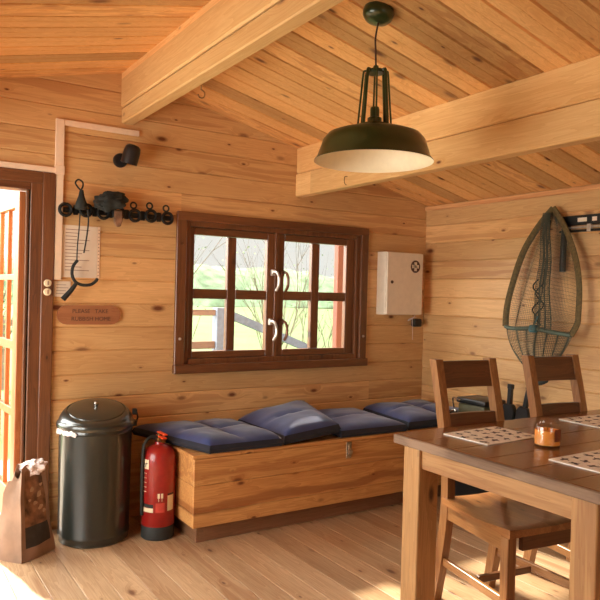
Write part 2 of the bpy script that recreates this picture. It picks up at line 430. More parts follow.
# beams
bm = B(); box(bm, 1.198, 1.269, YR, 0, 2.256, 2.340, .006); box(bm, 1.192, 1.275, YR, 0, 2.345, 2.55, .008)
struct(obj('ridge_beam', bm, M_beam))
def purlin(x0, x1, name):
    bm = B(); top = roof((x0 + x1) / 2) + .012
    box(bm, x0, x1, YR, 0, 1.958, 2.106, .006); box(bm, x0 + .003, x1 - .003, YR, 0, 2.110, top, .008)
    return struct(obj(name, bm, M_beam2))
purlin(2.372, 2.445, 'ceiling_beam')
purlin(.02, .093, 'ceiling_beam')
bm = B(); box(bm, XR - .018, XR, YR, 0, 1.962, 1.992, .003); struct(obj('trim_1', bm, M_trim))

# window_1 : casing, frame, two casement sashes
wt = bpy.data.objects.new('window_1', None); COL.objects.link(wt); wt.location = (2.265, 0, .82); ORI['window_1'] = Vector((2.265, 0, .82)); struct(wt)
bm = B()
box(bm, 1.543, 1.606, -.022, 0, .872, 1.742, .003); box(bm, 2.924, 2.984, -.022, 0, .872, 1.742, .003)
obj('window_casing', bm, M_frame, wt)
bm = B(); box(bm, 1.543, 2.984, -.024, 0, 1.738, 1.790, .003); box(bm, 1.538, 2.990, -.04, 0, .822, .874, .004); box(bm, WX0, WX1, 0, .09, .862, .874)
obj('window_sill', bm, M_frameh, wt)
bm = B()
box(bm, WX0, 1.637, 0, .08, .872, 1.742, .002); box(bm, 2.893, WX1, 0, .08, .872, 1.742, .002)
box(bm, 1.637, 2.893, .0, .08, .872, .906, .002); box(bm, 1.637, 2.893, 0, .08, 1.708, 1.742, .002)
box(bm, 2.236, 2.262, .004, .03, .9, 1.71, .002)
obj('window_frame', bm, M_frame, wt)
def sash(x0, x1, bars, px, hx):
    bm = B()
    box(bm, x0, px[0], .022, .06, .907, 1.707, .003); box(bm, px[3], x1, .022, .06, .907, 1.707, .003)
    box(bm, px[1], px[2], .024, .058, .95, 1.66, .003)
    s_ = obj('window_sash', bm, M_frame, wt)
    bm = B(); box(bm, px[0], px[3], .022, .06, .907, .948, .003); box(bm, px[0], px[3], .022, .06, 1.662, 1.707, .003)
    box(bm, px[0], px[1], .024, .058, 1.272, 1.332, .003); box(bm, px[2], px[3], .024, .058, 1.272, 1.332, .003)
    obj('rail', bm, M_frameh, s_)
    for a, b in ((px[0], px[1]), (px[2], px[3])):
        for c, d in ((.948, 1.272), (1.332, 1.662)):
            bm = B(); box(bm, a - .003, b + .003, .04, .044, c - .003, d + .003); obj('pane', bm, M_pane, s_)
    return s_
s1 = sash(1.639, 2.247, 1, (1.674, 1.902, 1.961, 2.186), 0)
s2 = sash(2.253, 2.891, 1, (2.315, 2.535, 2.598, 2.823), 0)
def handle(x, z, m, parent, d=1):
    bm = B(); box(bm, x - .012, x + .012, -.008 if m is M_silver else -.004, .022, z + .045, z + .085, .003)
    tube(bm, smoothpts([(x, -.006, z + .07), (x, -.045, z + .064), (x + d * .012, -.05, z + .03), (x + d * .012, -.048, z - .02), (x - d * .004, -.042, z - .055)]), [.010] * 1 + [.009] * 23 + [.006], 8)
    return obj('handle', bm, m, parent, smooth=True)
handle(2.222, 1.385, M_silver, s1); handle(2.212, 1.065, M_silver, s1)
handle(2.293, 1.385, M_bronze, s2); handle(2.293, 1.065, M_bronze, s2)
for x, z in ((1.575, 1.03), (1.575, 1.60), (2.955, 1.03), (2.955, 1.62)):
    bm = B(); lathe(bm, [(0, -.029), (.007, -.028), (.009, -.022)], x, 0, 12, axis='Y', cz=z); obj('screw_cap', bm, M_silver if z < 1.2 else M_bronze, wt)

# double door_1 : casing and two glazed leaves folded outwards
dt = bpy.data.objects.new('door_1', None); COL.objects.link(dt); dt.location = (0, 0, 0); ORI['door_1'] = Vector((0, 0, 0)); struct(dt)
bm = B()
box(bm, .780, .845, -.022, 0, 0, 1.93, .004); box(bm, -.843, -.778, -.022, 0, 0, 1.93, .004)
obj('door_casing', bm, M_frame, dt)
bm = B(); box(bm, -.778, .780, -.022, 0, 1.868, 1.93, .004); obj('door_casing', bm, M_frameh, dt)
bm = B()
box(bm, .722, .781, -.012, .10, 0, 1.87, .003); box(bm, -.779, -.72, -.012, .10, 0, 1.87, .003)
box(bm, .708, .722, .03, .07, 0, 1.832, .002)
obj('door_frame', bm, M_frame, dt)
bm = B(); box(bm, -.72, .722, -.01, .10, 1.832, 1.869, .003); box(bm, -.72, .722, .0, .12, -.02, .03, .003)
obj('door_frame', bm, M_frameh, dt)
def leaf(hx, hy, angz, flip):
    e = bpy.data.objects.new('door_leaf', None); COL.objects.link(e); e.location = (hx, hy, 0); e.rotation_euler = (0, 0, angz)
    e.parent = dt; ORI[e.name] = Vector((0, 0, 0))
    T = .04
    bm = B()
    def b_(l0, l1, z0, z1): box(bm, -T / 2, T / 2, l0, l1, z0, z1, .003)
    W = .70
    b_(0, .085, .03, 1.828); b_(W - .085, W, .03, 1.828)
    b_(.085, W - .085, .03, .205); b_(.085, W - .085, 1.745, 1.828)
    cols = [.085, .262, .440, W - .085]; rows = [.205, .607, .650, .970, 1.02, 1.353, 1.385, 1.745]
    o = obj('leaf_frame', bm, M_door, e)
    bm = B()
    for c in cols[1:3]: box(bm, -.012, .012, c - .012, c + .012, .205, 1.745, .002)
    for a, b in ((.607, .65), (.97, 1.02), (1.353, 1.385)): box(bm, -.014, .014, .085, W - .085, a, b, .002)
    obj('muntins', bm, M_door, e)
    bm = B(); box(bm, -.002, .002, .083, W - .083, .203, 1.747); obj('pane', bm, M_pane, e)
leaf(.700, .075, math.radians(4.5), 1)
leaf(-.70, .075, math.radians(-8), -1)
# unseen left and rear windows, added and sized to light the room
def glazing(name, axis, a0, a1, z0, z1, face, th, nb):
    o_ = bpy.data.objects.new(name, None); COL.objects.link(o_); struct(o_); ORI[name] = Vector((0, 0, 0))
    bm = B()
    def b_(p, q, r_, s_):
        if axis == 'Y': box(bm, min(face, face + th), max(face, face + th), p, q, r_, s_, .003)
        else: box(bm, p, q, min(face, face + th), max(face, face + th), r_, s_, .003)
    b_(a0, a1, z0, z0 + .05); b_(a0, a1, z1 - .05, z1); b_(a0, a0 + .05, z0, z1); b_(a1 - .05, a1, z0, z1)
    for i in range(1, nb): c = a0 + (a1 - a0) * i / nb; b_(c - .025, c + .025, z0, z1)
    obj('window_frame', bm, M_frame, o_)
    bm = B(); f = face + th / 2
    if axis == 'Y': box(bm, f - .002, f + .002, a0 + .05, a1 - .05, z0 + .05, z1 - .05)
    else: box(bm, a0 + .05, a1 - .05, f - .002, f + .002, z0 + .05, z1 - .05)
    obj('pane', bm, M_pane, o_)
glazing('unseen_window_left', 'Y', LO[0], LO[1], LO[2], LO[3], XL, -.07, 3)
glazing('added_window_rear', 'X', RO[0], RO[1], RO[2], RO[3], YR, -.07, 3)

# ------------------------------------------------------------------ outside
bm = B()
n_ = 40
gv = {}
for i in range(n_ + 1):
    for j in range(n_ + 1):
        x = -70 + 150 * i / n_; y = .9 + 110 * (j / n_) ** 1.8
        gv[i, j] = bm.verts.new((x, y, -.30 + .25 * mnoise.noise(Vector((x * .1, y * .1, 0))) * min(1, y / 8)))
for i in range(n_):
    for j in range(n_): bm.faces.new((gv[i, j], gv[i + 1, j], gv[i + 1, j + 1], gv[i, j + 1]))
o = obj('ground', bm, M_grass, smooth=True); struct(o)
bm = B(); box(bm, -2.6, 1.35, .08, 1.9, -.22, -.05, .004); struct(obj('deck', bm, M_deck))
# far tree line on a rise
bm = B(); gv = {}
for i in range(121):
    x = -60 + 160 * i / 120
    for j in range(7):
        t = j / 6; yy = 62 + 12 * t; zz = -.3 + (4.6 + 1.1 * mnoise.noise(Vector((x * .08, 3, 1))) + .5 * mnoise.noise(Vector((x * .6, 1, t * 3)))) * math.sin(t * PI * .5)
        gv[i, j] = bm.verts.new((x, yy + mnoise.noise(Vector((x * .5, t * 4, 0))) * 1.5, zz))
for i in range(120):
    for j in range(6): bm.faces.new((gv[i, j], gv[i + 1, j], gv[i + 1, j + 1], gv[i, j + 1]))
o = obj('hillside', bm, M_hedge, smooth=True); struct(o)
def shrub(name, label, x, y, h, seed, leaves, group, spread=.35):
    rnd = random.Random(seed); t_ = thing(name, label, 'shrub', (x, y, -.3), group); bm = B(); tips = []
    def grow(p, d, L, r, lev):
        pts = [p]; q = p.copy(); dd = d.copy()
        for s_ in range(4):
            dd = (dd + Vector((rnd.uniform(-1, 1), rnd.uniform(-1, 1), rnd.uniform(-.1, .5))) * .09).normalized(); q = q + dd * L / 4; pts.append(q.copy())
        tube(bm, pts, [r * (1 - .15 * i) for i in range(5)], 5, cap=False); tips.append(pts[-1])
        if lev < 3:
            for b_ in range(3 if lev else 4):
                a = pts[rnd.choice((1, 2, 3, 4))]; nd = (dd + Vector((rnd.uniform(-1, 1), rnd.uniform(-1, 1), rnd.uniform(.1, .8))) * .5).normalized()
                grow(a, nd, L * rnd.uniform(.55, .8), r * .55, lev + 1); 
    for k_ in range(4):
        grow(Vector((x + rnd.uniform(-.15, .15), y + rnd.uniform(-.1, .1), -.3)), Vector((rnd.uniform(-spread, spread), rnd.uniform(-spread, spread), 1)).normalized(), h * .5, .014, 0)
    obj('branches', bm, M_bark, t_)
    bm = B()
    for p in tips:
        for k_ in range(leaves):
            c = p + Vector((rnd.gauss(0, .06), rnd.gauss(0, .06), rnd.gauss(0, .06))); a = rnd.random() * 6.28; s_ = .016
            u = Vector((math.cos(a), math.sin(a), rnd.uniform(-.6, .6))) * s_; v_ = Vector((-math.sin(a), math.cos(a), rnd.uniform(-.8, .8))) * s_ * .6
            bm.faces.new([bm.verts.new(c + u), bm.verts.new(c + v_), bm.verts.new(c - u), bm.verts.new(c - v_)])
    obj('foliage', bm, M_leaf, t_)
shrub('bare_shrub', 'bare twiggy shrub outside, behind the left window sash', 3.0, 3.6, 2.9, 3, 1, 'bare shrubs outside the window')
shrub('bare_shrub', 'bare twiggy shrub outside, behind the middle of the window', 5.0, 4.6, 2.7, 5, 1, 'bare shrubs outside the window')
shrub('bare_shrub', 'sparse low shrub outside, behind the right window sash', 6.2, 5.0, 1.9, 8, 2, 'bare shrubs outside the window')
shrub('bare_shrub', 'leafy green shrub seen through the open glass door', .95, 4.6, 2.0, 11, 8, 'shrubs beyond the door')
# step rail outside the window
t_ = thing('step_handrail', 'grey-blue post with sloping handrail and pale rails outside the window', 'railing', (2.83, 2.0, -.3))
bm = B(); box(bm, 2.765, 2.88, 1.95, 2.05, -.35, 1.165, .004); obj('post', bm, M_blue, t_)
bm = B(); prism(bm, [(2.88, 1.075), (2.88, 1.155), (4.35, .60), (4.35, .52)], 1.97, 2.03); obj('handrail', bm, M_blue, t_)
bm = B(); box(bm, 1.2, 2.765, 1.98, 2.02, 1.09, 1.145, .004); obj('rail', bm, M_rail, t_)
bm = B(); box(bm, 1.2, 2.765, 1.98, 2.02, .78, .85, .004); obj('rail', bm, M_rail, t_)
bm = B(); box(bm, 4.28, 4.36, 1.96, 2.04, -.35, .66, .004); obj('post', bm, M_blue, t_)
bm = B(); box(bm, 3.30, 3.362, .78, .84, -.3, 2.3, .004); tag(obj('porch_post', bm, M_post, loc=(3.33, .81, -.3)), 'reddish wooden porch post outside the right window panes', 'post')
# picket fence far off through the door
t_ = thing('field_fence', 'low wooden field fence seen through the open door', 'fence', (.8, 7.5, -.3))
for x in (-1.2, .3, 1.8):
    bm = B(); box(bm, x - .05, x + .05, 7.45, 7.55, -.35, .85, .004); obj('post', bm, M_rail, t_)
for z in (.35, .7):
    bm = B(); box(bm, -1.6, 2.2, 7.40, 7.45, z, z + .1, .004); obj('rail', bm, M_rail, t_)

# ------------------------------------------------------------------ storage bench
t_ = thing('storage_bench', 'long pine storage bench with hinged lid under the window', 'bench', (1.425, -.6, 0))
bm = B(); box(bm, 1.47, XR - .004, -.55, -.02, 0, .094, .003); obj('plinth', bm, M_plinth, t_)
bm = B()
for a, b in ((.094, .170), (.170, .312), (.312, .452)):
    box(bm, 1.430, XR - .002, -.600, -.580, a + .0005, b - .0005, .0025)
    box(bm, 1.430, 1.447, -.579, -.003, a + .0005, b - .0005, .0025)
box(bm, 1.447, XR - .003, -.578, -.003, .095, .11)
obj('body', bm, M_bench, t_)
bm = B(); box(bm, 1.418, XR - .002, -.607, -.002, .454, .474, .003); obj('lid', bm, M_bench, t_)
bm = B(); box(bm, 2.397, 2.437, -.604, -.600, .352, .450, .002); box(bm, 2.408, 2.426, -.612, -.604, .375, .44, .002)
tube(bm, [(2.417 + .012 * math.cos(a), -.618, .392 + .016 * math.sin(a)) for a in [i * PI / 6 for i in range(12)]], .003, 6, closed=True)
obj('hasp', bm, M_chrome, t_)['label'] = 'chrome hasp'

# ------------------------------------------------------------------ cushions : quilted pads
def pad(label, bl, fl, fr, br, zs, th, sec, seed, grp='navy seat pads on the bench'):
    """corners back-left, front-left, front-right, back-right; zs = underside heights in that order"""
    bm = B(); nu, nv = 12 * sec, 22
    def P(u, v_):
        a = Vector(bl).lerp(Vector(fl), v_); b = Vector(br).lerp(Vector(fr), v_); p = a.lerp(b, u)
        z = (zs[0] * (1 - v_) + zs[1] * v_) * (1 - u) + (zs[3] * (1 - v_) + zs[2] * v_) * u
        return p.x, p.y, z
    top, bot, rim = {}, {}, {}
    for i in range(nu + 1):
        for j in range(nv + 1):
            u, v_ = i / nu, j / nv; x, y, z = P(u, v_)
            e = min(u * sec * .32 + 0, (1 - u) * sec * .32 + 0, v_ * .6, (1 - v_) * .6)
            s_ = 1 - math.exp(-max(e, 0) / .05)
            fu = (u * sec) % 1.0; q = 1 - math.exp(-min(fu, 1 - fu) / .09) if 0 < i < nu else 1
            fv = (v_ * 2) % 1.0; q2 = 1 - .35 * math.exp(-min(fv, 1 - fv) / .06) if 0 < j < nv else 1
            wv = .012 * mnoise.noise(Vector((x * 5 + seed, y * 5, seed))) + .005 * mnoise.noise(Vector((x * 19, y * 19, seed)))
            top[i, j] = bm.verts.new((x, y, z + th * (.50 + .50 * s_ * (.55 + .45 * q) * q2) + wv * s_))
            bot[i, j] = bm.verts.new((x, y, z))
    for i in range(nu):
        for j in range(nv):
            bm.faces.new((top[i, j], top[i, j + 1], top[i + 1, j + 1], top[i + 1, j])).material_index = 0
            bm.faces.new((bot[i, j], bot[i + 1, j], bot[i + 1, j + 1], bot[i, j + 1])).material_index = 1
    cx = sum(p[0] for p in (bl, fl, fr, br)) / 4; cy = sum(p[1] for p in (bl, fl, fr, br)) / 4; mid_ = {}
    for (i, j), vt in top.items():
        if i in (0, nu) or j in (0, nv):
            vb = bot[i, j]; o2 = Vector(((i == nu) - (i == 0), (j == 0) - (j == nv), 0)).normalized()
            mid_[i, j] = bm.verts.new((vt.co + vb.co) / 2 + o2 * .002)
            vt.co -= o2 * .012; vb.co -= o2 * .012
    def side(seq):
        for (a, b), (c, d) in zip(seq, seq[1:]):
            for s2, s3 in ((top, mid_), (mid_, bot)):
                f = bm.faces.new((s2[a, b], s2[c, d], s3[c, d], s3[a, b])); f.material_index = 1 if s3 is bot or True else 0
    side([(i, 0) for i in range(nu + 1)]); side([(i, nv) for i in range(nu + 1)]); side([(0, j) for j in range(nv + 1)]); side([(nu, j) for j in range(nv + 1)])
    cx = sum(p[0] for p in (bl, fl, fr, br)) / 4; cy = sum(p[1] for p in (bl, fl, fr, br)) / 4
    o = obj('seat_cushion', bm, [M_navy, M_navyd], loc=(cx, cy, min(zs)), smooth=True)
    tag(o, label, 'cushion', grp); return o
pad('navy pad at the left end of the bench, overhanging beside the fire extinguisher', (1.285, -.05), (1.50, -.625), (1.945, -.63), (1.945, -.05), (.490, .477, .477, .477), .085, 2, 1)
pad('thick navy pad tilted up on its neighbour, second from the left on the bench', (1.955, -.05), (1.955, -.62), (2.345, -.61), (2.45, -.06), (.477, .477, .512, .566), .10, 1, 4)
pad('flat navy pad between the tilted pad and the far one on the bench', (2.37, -.05), (2.352, -.61), (2.86, -.62), (2.93, -.04), (.477, .477, .477, .477), .084, 1, 7)
pad('rightmost navy pad in the far corner of the bench', (2.95, -.04), (2.875, -.61), (3.50, -.60), (3.50, -.04), (.477, .477, .477, .477), .10, 2, 9)

# ------------------------------------------------------------------ dustbin
bx_, by_ = 1.035, -.206
t_ = thing('dustbin', 'tall black round dustbin with domed lid beside the door', 'bin', (bx_, by_, 0))
bm = B(); lathe(bm, [(0, .0), (.170, .0), (.178, .006), (.180, .03), (.184, .036), (.184, .05), (.181, .056), (.186, .57), (.190, .575), (.190, .590), (.186, .60), (.17, .60), (.165, .1), (0, .1)], bx_, by_, 56)
obj('body', bm, M_bin, t_, smooth=True)
bd = Vector((bx_, by_ + 3.794)).normalized()
bm = B(); rg_ = []
for rr_, z0_, tl in [(.186, .590, 0), (.196, .592, 0), (.199, .600, 0), (.199, .616, 0), (.195, .624, 0), (.190, .628, 0), (.188, .636, .012), (.182, .650, .02), (.172, .664, .030), (.160, .674, .036), (.152, .677, .036), (.149, .672, .036), (.145, .672, .036), (.142, .680, .036), (.12, .686, .030), (.08, .691, .020), (.04, .693, .010), (.001, .694, 0)]:
    rg_.append([bm.verts.new((bx_ + rr_ * math.cos(a), by_ + rr_ * math.sin(a), z0_ + tl * (math.cos(a) * bd.x + math.sin(a) * bd.y))) for a in [2 * PI * q / 56 for q in range(56)]])
for A, C_ in zip(rg_, rg_[1:]):
    for q in range(56): bm.faces.new((A[q], A[(q + 1) % 56], C_[(q + 1) % 56], C_[q]))
lid = obj('lid', bm, M_bin, t_, smooth=True)
bm = B(); lathe(bm, [(0, .718), (.010, .716), (.013, .709), (.010, .701), (.007, .690)], bx_, by_, 14); obj('knob', bm, M_chrome, lid, smooth=True)['label'] = 'small chrome knob'
bm = B()
pts = [(bx_ + (.195 + .003 * math.sin(k_ * 2.3)) * math.cos(PI * .98 + k_ * .05), by_ + (.195 + .003 * math.sin(k_ * 2.3)) * math.sin(PI * .98 + k_ * .05), .582 - .006 * math.sin(k_ * 1.7)) for k_ in range(18)]
tube(bm, pts, [.004 + .003 * abs(math.sin(k_ * 1.3)) for k_ in range(18)], 6, flat=(.6, 2.2)); obj('bin_liner', bm, M_plastic, t_, smooth=True)['label'] = 'white liner edge showing under the lid'
bm = B(); ca, sa = math.cos(-.25), math.sin(-.25)
for dz in (.60, .66): box(bm, -.012, .012, -.02, .02, dz - .015, dz + .015, .003, M4=Matrix.Translation((bx_ + .199 * ca, by_ + .199 * sa, 0)) @ Matrix.Rotation(-.25, 4, 'Z'))
tube(bm, [(bx_ + .208 * ca, by_ + .208 * sa, .60), (bx_ + .216 * ca, by_ + .216 * sa, .63), (bx_ + .208 * ca, by_ + .208 * sa, .66)], .005, 6)
obj('lid_clip', bm, M_blackm, lid)

# ------------------------------------------------------------------ fire extinguisher
ex, ey = 1.336, -.352
t_ = thing('fire_extinguisher', 'red fire extinguisher on the floor between dustbin and bench', 'fire extinguisher', (ex, ey, 0))
bm = B(); R0 = .087
lathe(bm, [(R0 - .002, .065), (R0, .068), (R0, .40), (.085, .43), (.078, .458), (.061, .480), (.040, .492), (.028, .496), (.026, .508), (0, .508)], ex, ey, 44)
cyl = obj('cylinder', bm, M_red, t_, smooth=True)
bm = B(); lathe(bm, [(0, 0), (.083, 0), (.088, .005), (.088, .07), (.085, .074), (.07, .074)], ex, ey, 44); obj('base_skirt', bm, M_rubber, t_, smooth=True)
bm = B(); lathe(bm, [(.022, .508), (.024, .512), (.024, .528), (.016, .532), (.016, .548), (0, .548)], ex, ey, 18)
lathe(bm, [(0, -.052), (.014, -.05), (.014, -.03), (.008, -.02), (.008, .0)], ex, ey, 14, axis='Y', cz=.522); obj('valve', bm, M_brassd, t_, smooth=True)
bm = B(); box(bm, ex - .014, ex + .014, ey - .075, ey + .03, .532, .540, .003, M4=None); box(bm, ex - .012, ex + .012, ey - .085, ey + .02, .552, .560, .003)
obj('lever', bm, M_orange, t_)['label'] = 'orange-red lever handle'
bm = B(); va = math.radians(200)
hp = [(ex - .01, ey + .0, .53), (ex - .05, ey - .0, .535), (ex - .088, ey - .01, .50), (ex - .096, ey - .012, .40), (ex - .096, ey - .012, .22), (ex - .094, ey - .012, .13)]
tube(bm, smoothpts(hp), .009, 10); obj('hose', bm, M_rubber, t_, smooth=True)
def wrap(name, aw, ww, z0, z1, mat, off=.0008, lab=None):
    bm = B(); lathe(bm, [(R0 + off, z0), (R0 + off, z1)], ex, ey, 14, a0=aw - ww / 2, a1=aw + ww / 2)
    o = obj(name, bm, mat, cyl, smooth=True)
    if lab: o['label'] = lab
    return o
cama = math.atan2(-3.794 - ey, -ex)     # bearing of the visible side
wrap('label', cama - .92, .55, .375, .425, M_label, lab='white maker label with black letters')
wrap('label', cama - .80, 1.0, .150, .172, M_label)
wrap('label', cama - .80, 1.0, .174, .192, M_rubber)
wrap('label', cama + .82, .50, .155, .235, M_label, lab='cream label on the right side')
wrap('label', cama + .82, .50, .238, .246, M_rubber)
for da in (-.02, .18):
    wrap('pictogram', cama + da + .04, .13, .225, .250, M_label); wrap('pictogram', cama + da + .04, .03, .208, .226, M_label)
for k_ in range(5): wrap('small_print', cama - .95, .30, .35 - k_ * .024, .354 - k_ * .024, M_label)
wrap('small_print', cama + .12, .55, .150, .200, plain('faded_red_print', (196, 70, 60), .4), .0006)
a_ = cama - .97
tx_ = text('lettering', 'er', .05, (ex + (R0 + .0016) * math.cos(a_), ey + (R0 + .0016) * math.sin(a_), .400), (PI / 2, 0, a_ + PI / 2), M_ink, t_)

# ------------------------------------------------------------------ carrier bag
bc = Vector((.665, -.235, 0))
t_ = thing('shopping_bag', 'brown printed shopping bag slumped on the floor by the open door', 'bag', bc)
bm = B()
levels = [(0, 1.0), (.02, 1.03), (.10, .98), (.20, .86), (.30, .72), (.38, .62), (.42, .58)]
Fc, Rc, Bc, Lc = Vector((.640, -.405)), Vector((.825, -.275)), Vector((.69, -.075)), Vector((.50, -.20))
ring = []
tops = {'F': Vector((.640, -.33)), 'R': Vector((.765, -.245)), 'B': Vector((.735, -.20)), 'L': Vector((.615, -.275))}
NS = 8
for li in range(15):
    t = li / 14; z = .43 * t; rg = []
    cs = [Fc.lerp(tops['F'], t ** 1.1), Rc.lerp(tops['R'], t ** 1.1), Bc.lerp(tops['B'], t), Lc.lerp(tops['L'], t ** .8)]
    ctr = sum(cs, Vector((0, 0))) / 4
    for s_ in range(4):
        a, b = cs[s_], cs[(s_ + 1) % 4]
        for k_ in range(NS):
            u = k_ / NS; p = a.lerp(b, u); n2 = (p - ctr).normalized()
            bul = .012 * math.sin(u * PI) * (1 - t) + .018 * mnoise.noise(Vector((p.x * 14, p.y * 14, z * 9))) * (0 if li == 0 else 1) - (.012 * math.sin(u * PI) * t)
            p = p + n2 * bul
            zz = z + (.018 * math.sin(u * 2 * PI + s_) + (-.035 if s_ == 3 and t > .9 else 0) if t > .9 else 0)
            rg.append(bm.verts.new((p.x, p.y, max(zz, 0))))
    ring.append(rg)
n_ = 4 * NS
for li in range(14):
    for j in range(n_):
        f = bm.faces.new((ring[li][j], ring[li][(j + 1) % n_], ring[li + 1][(j + 1) % n_], ring[li + 1][j]))
        sd = j // NS; u = (j % NS)
        if sd == 0 and 0 < u < NS - 1:
            if li in (2, 3, 4): f.material_index = 2 if li != 4 else 2
            elif 5 <= li <= 12: f.material_index = 1
bm.faces.new(ring[0][::-1])
bag = obj('bag_body', bm, [M_bag, M_bagp, M_bagd], t_, smooth=True)
bm = B(); rnd = random.Random(4)
for (z, u, s_) in ((.33, .35, .018), (.30, .6, .022), (.26, .45, .016), (.235, .62, .02), (.21, .72, .014), (.34, .7, .014), (.28, .25, .012)):
    t = z / .43; a = Fc.lerp(tops['F'], t ** 1.1); b = Rc.lerp(tops['R'], t ** 1.1); p = a.lerp(b, u); nrm = Vector(((b - a).y, -(b - a).x)).normalized(); p = p + nrm * .011
    d2 = (b - a).normalized()
    poly = []
    for q in range(9):
        an = q * 2 * PI / 9; rr = s_ * rnd.uniform(.45, 1.0); poly.append(bm.verts.new((p.x + d2.x * rr * math.cos(an), p.y + d2.y * rr * math.cos(an), z + rr * math.sin(an) * .9)))
    ff = bm.faces.new(poly); r2 = bmesh.ops.extrude_face_region(bm, geom=[ff]); bmesh.ops.translate(bm, vec=(nrm.x * .0008, nrm.y * .0008, 0), verts=[e for e in r2['geom'] if isinstance(e, bmesh.types.BMVert)])
obj('printed_picture', bm, M_bagl, t_)
bm = B(); bmesh.ops.create_icosphere(bm, subdivisions=4, radius=1)
for v_ in bm.verts:
    c = v_.co.copy(); k_ = 1 + .45 * mnoise.noise(c * 1.9) + .25 * mnoise.noise(c * 5) + .1 * mnoise.noise(c * 11)
    v_.co = Vector((.715 + c.x * .06 * k_, -.265 + c.y * .04 * k_, .425 + c.z * .034 * k_))
obj('plastic_wrapper', bm, M_plastic, t_, smooth=False)['label'] = 'crumpled white plastic poking out of the top'

# ------------------------------------------------------------------ things on the back wall
bm = B()
box(bm, .84, .885, -.018, 0, 1.93, 2.226, .002)
box(bm, .885, 1.30, -.018, 0, 2.196, 2.226, .002)
box(bm, -.9, .84, -.018, 0, 1.932, 1.962, .002)
box(bm, .848, .885, -.018, 0, 1.36, 1.93, .002)
box(bm, .838, .889, -.022, 0, 1.925, 1.975, .002)
tag(obj('conduit', bm, M_conduit, loc=(.86, 0, 1.36)), 'cream plastic conduit running over the door and up to the ridge beam', 'conduit')
# spotlight
t_ = thing('wall_spotlight', 'small black spotlight on the wall below the ridge beam', 'lamp', (1.20, 0, 2.05))
bm = B(); lathe(bm, [(0, -.026), (.036, -.024), (.040, -.018), (.040, 0)], 1.195, 0, 24, axis='Y', cz=2.045); obj('wall_mount', bm, M_black, t_, smooth=True)
T = Matrix.Translation((1.232, -.085, 2.07)) @ Matrix.Rotation(math.radians(14), 4, 'X') @ Matrix.Rotation(math.radians(10), 4, 'Y')
bm = B(); t2 = B(); lathe(t2, [(0, .058), (.028, .055), (.042, .042), (.046, .02), (.047, -.05), (.043, -.052), (.041, -.035), (0, -.03)], 0, 0, 28); merge(bm, t2, T); obj('lamp_head', bm, M_black, t_, smooth=True)
bm = B(); t2 = B(); lathe(t2, [(0, -.047), (.040, -.046), (.040, -.04), (0, -.04)], 0, 0, 20); merge(bm, t2, T); obj('lens', bm, M_silver, t_)
bm = B(); tube(bm, [(1.20, -.02, 2.04), (1.215, -.05, 2.05), (1.225, -.06, 2.06)], .012, 8); obj('bracket', bm, M_black, t_)
# rack of rings
t_ = thing('hook_rack', 'dark wall rack of seven round rings between the door and window', 'rack', (1.2, 0, 1.74))
bm = B(); box(bm, .885, 1.515, -.02, 0, 1.727, 1.755, .004); obj('back_rail', bm, M_blackm, t_)
rings_x = [.895, 1.005, 1.100, 1.185, 1.280, 1.375, 1.475]
for i, x in enumerate(rings_x):
    e = B(); zc = 1.742 + (.003 if i % 2 else -.003)
    tube(e, [(x + .031 * math.cos(a), -.032, zc + .031 * math.sin(a)) for a in [q * PI / 10 for q in range(20)]], .009, 8, closed=True)
    tube(e, [(x, -.012, zc + .028), (x, -.034, zc + .028)], .006, 6)
    rg_ = obj('ring', e, M_blackm, t_, smooth=True)
    if i >= 4:
        e = B(); tube(e, [(x - .012 + .017 * math.cos(a), -.036, zc + .056 + .017 * math.sin(a)) for a in [q * PI / 8 for q in range(16)]], .005, 8, closed=True)
        obj('loop', e, M_blackm, rg_, smooth=True)
    if i < 6:
        e = B(); xm = (x + rings_x[i + 1]) / 2; box(e, xm - .013, xm + .013, -.03, -.02, 1.715, 1.768, .003); obj('clamp', e, M_blackm, t_)
bm = B(); bmesh.ops.create_icosphere(bm, subdivisions=4, radius=1)
for v_ in bm.verts:
    c = v_.co.copy(); k_ = 1 + .35 * mnoise.noise(c * 2.2 + Vector((3, 1, 0))) + .12 * mnoise.noise(c * 6)
    v_.co = Vector((1.125 + c.x * .088 * k_, -.078 + c.y * .034 * k_, 1.80 + c.z * .052 * k_ + .012 * c.x))
tag(obj('glove_bundle', bm, M_blob, loc=(1.125, -.075, 1.76), smooth=True), 'dark crumpled gloves bundled on top of the ring rack', 'gloves')
bm = B(); prism(bm, [(1.155, 1.758), (1.152, 1.69), (1.168, 1.665), (1.19, 1.668), (1.20, 1.70), (1.198, 1.758)], -.062, -.044); bmesh.ops.bevel(bm, geom=bm.edges[:], offset=.004, segments=1, affect='EDGES')
tag(obj('hanging_tag', bm, M_bagp, loc=(1.18, -.05, 1.7)), 'small brown leather tab hanging from the fourth ring of the rack', 'tag')
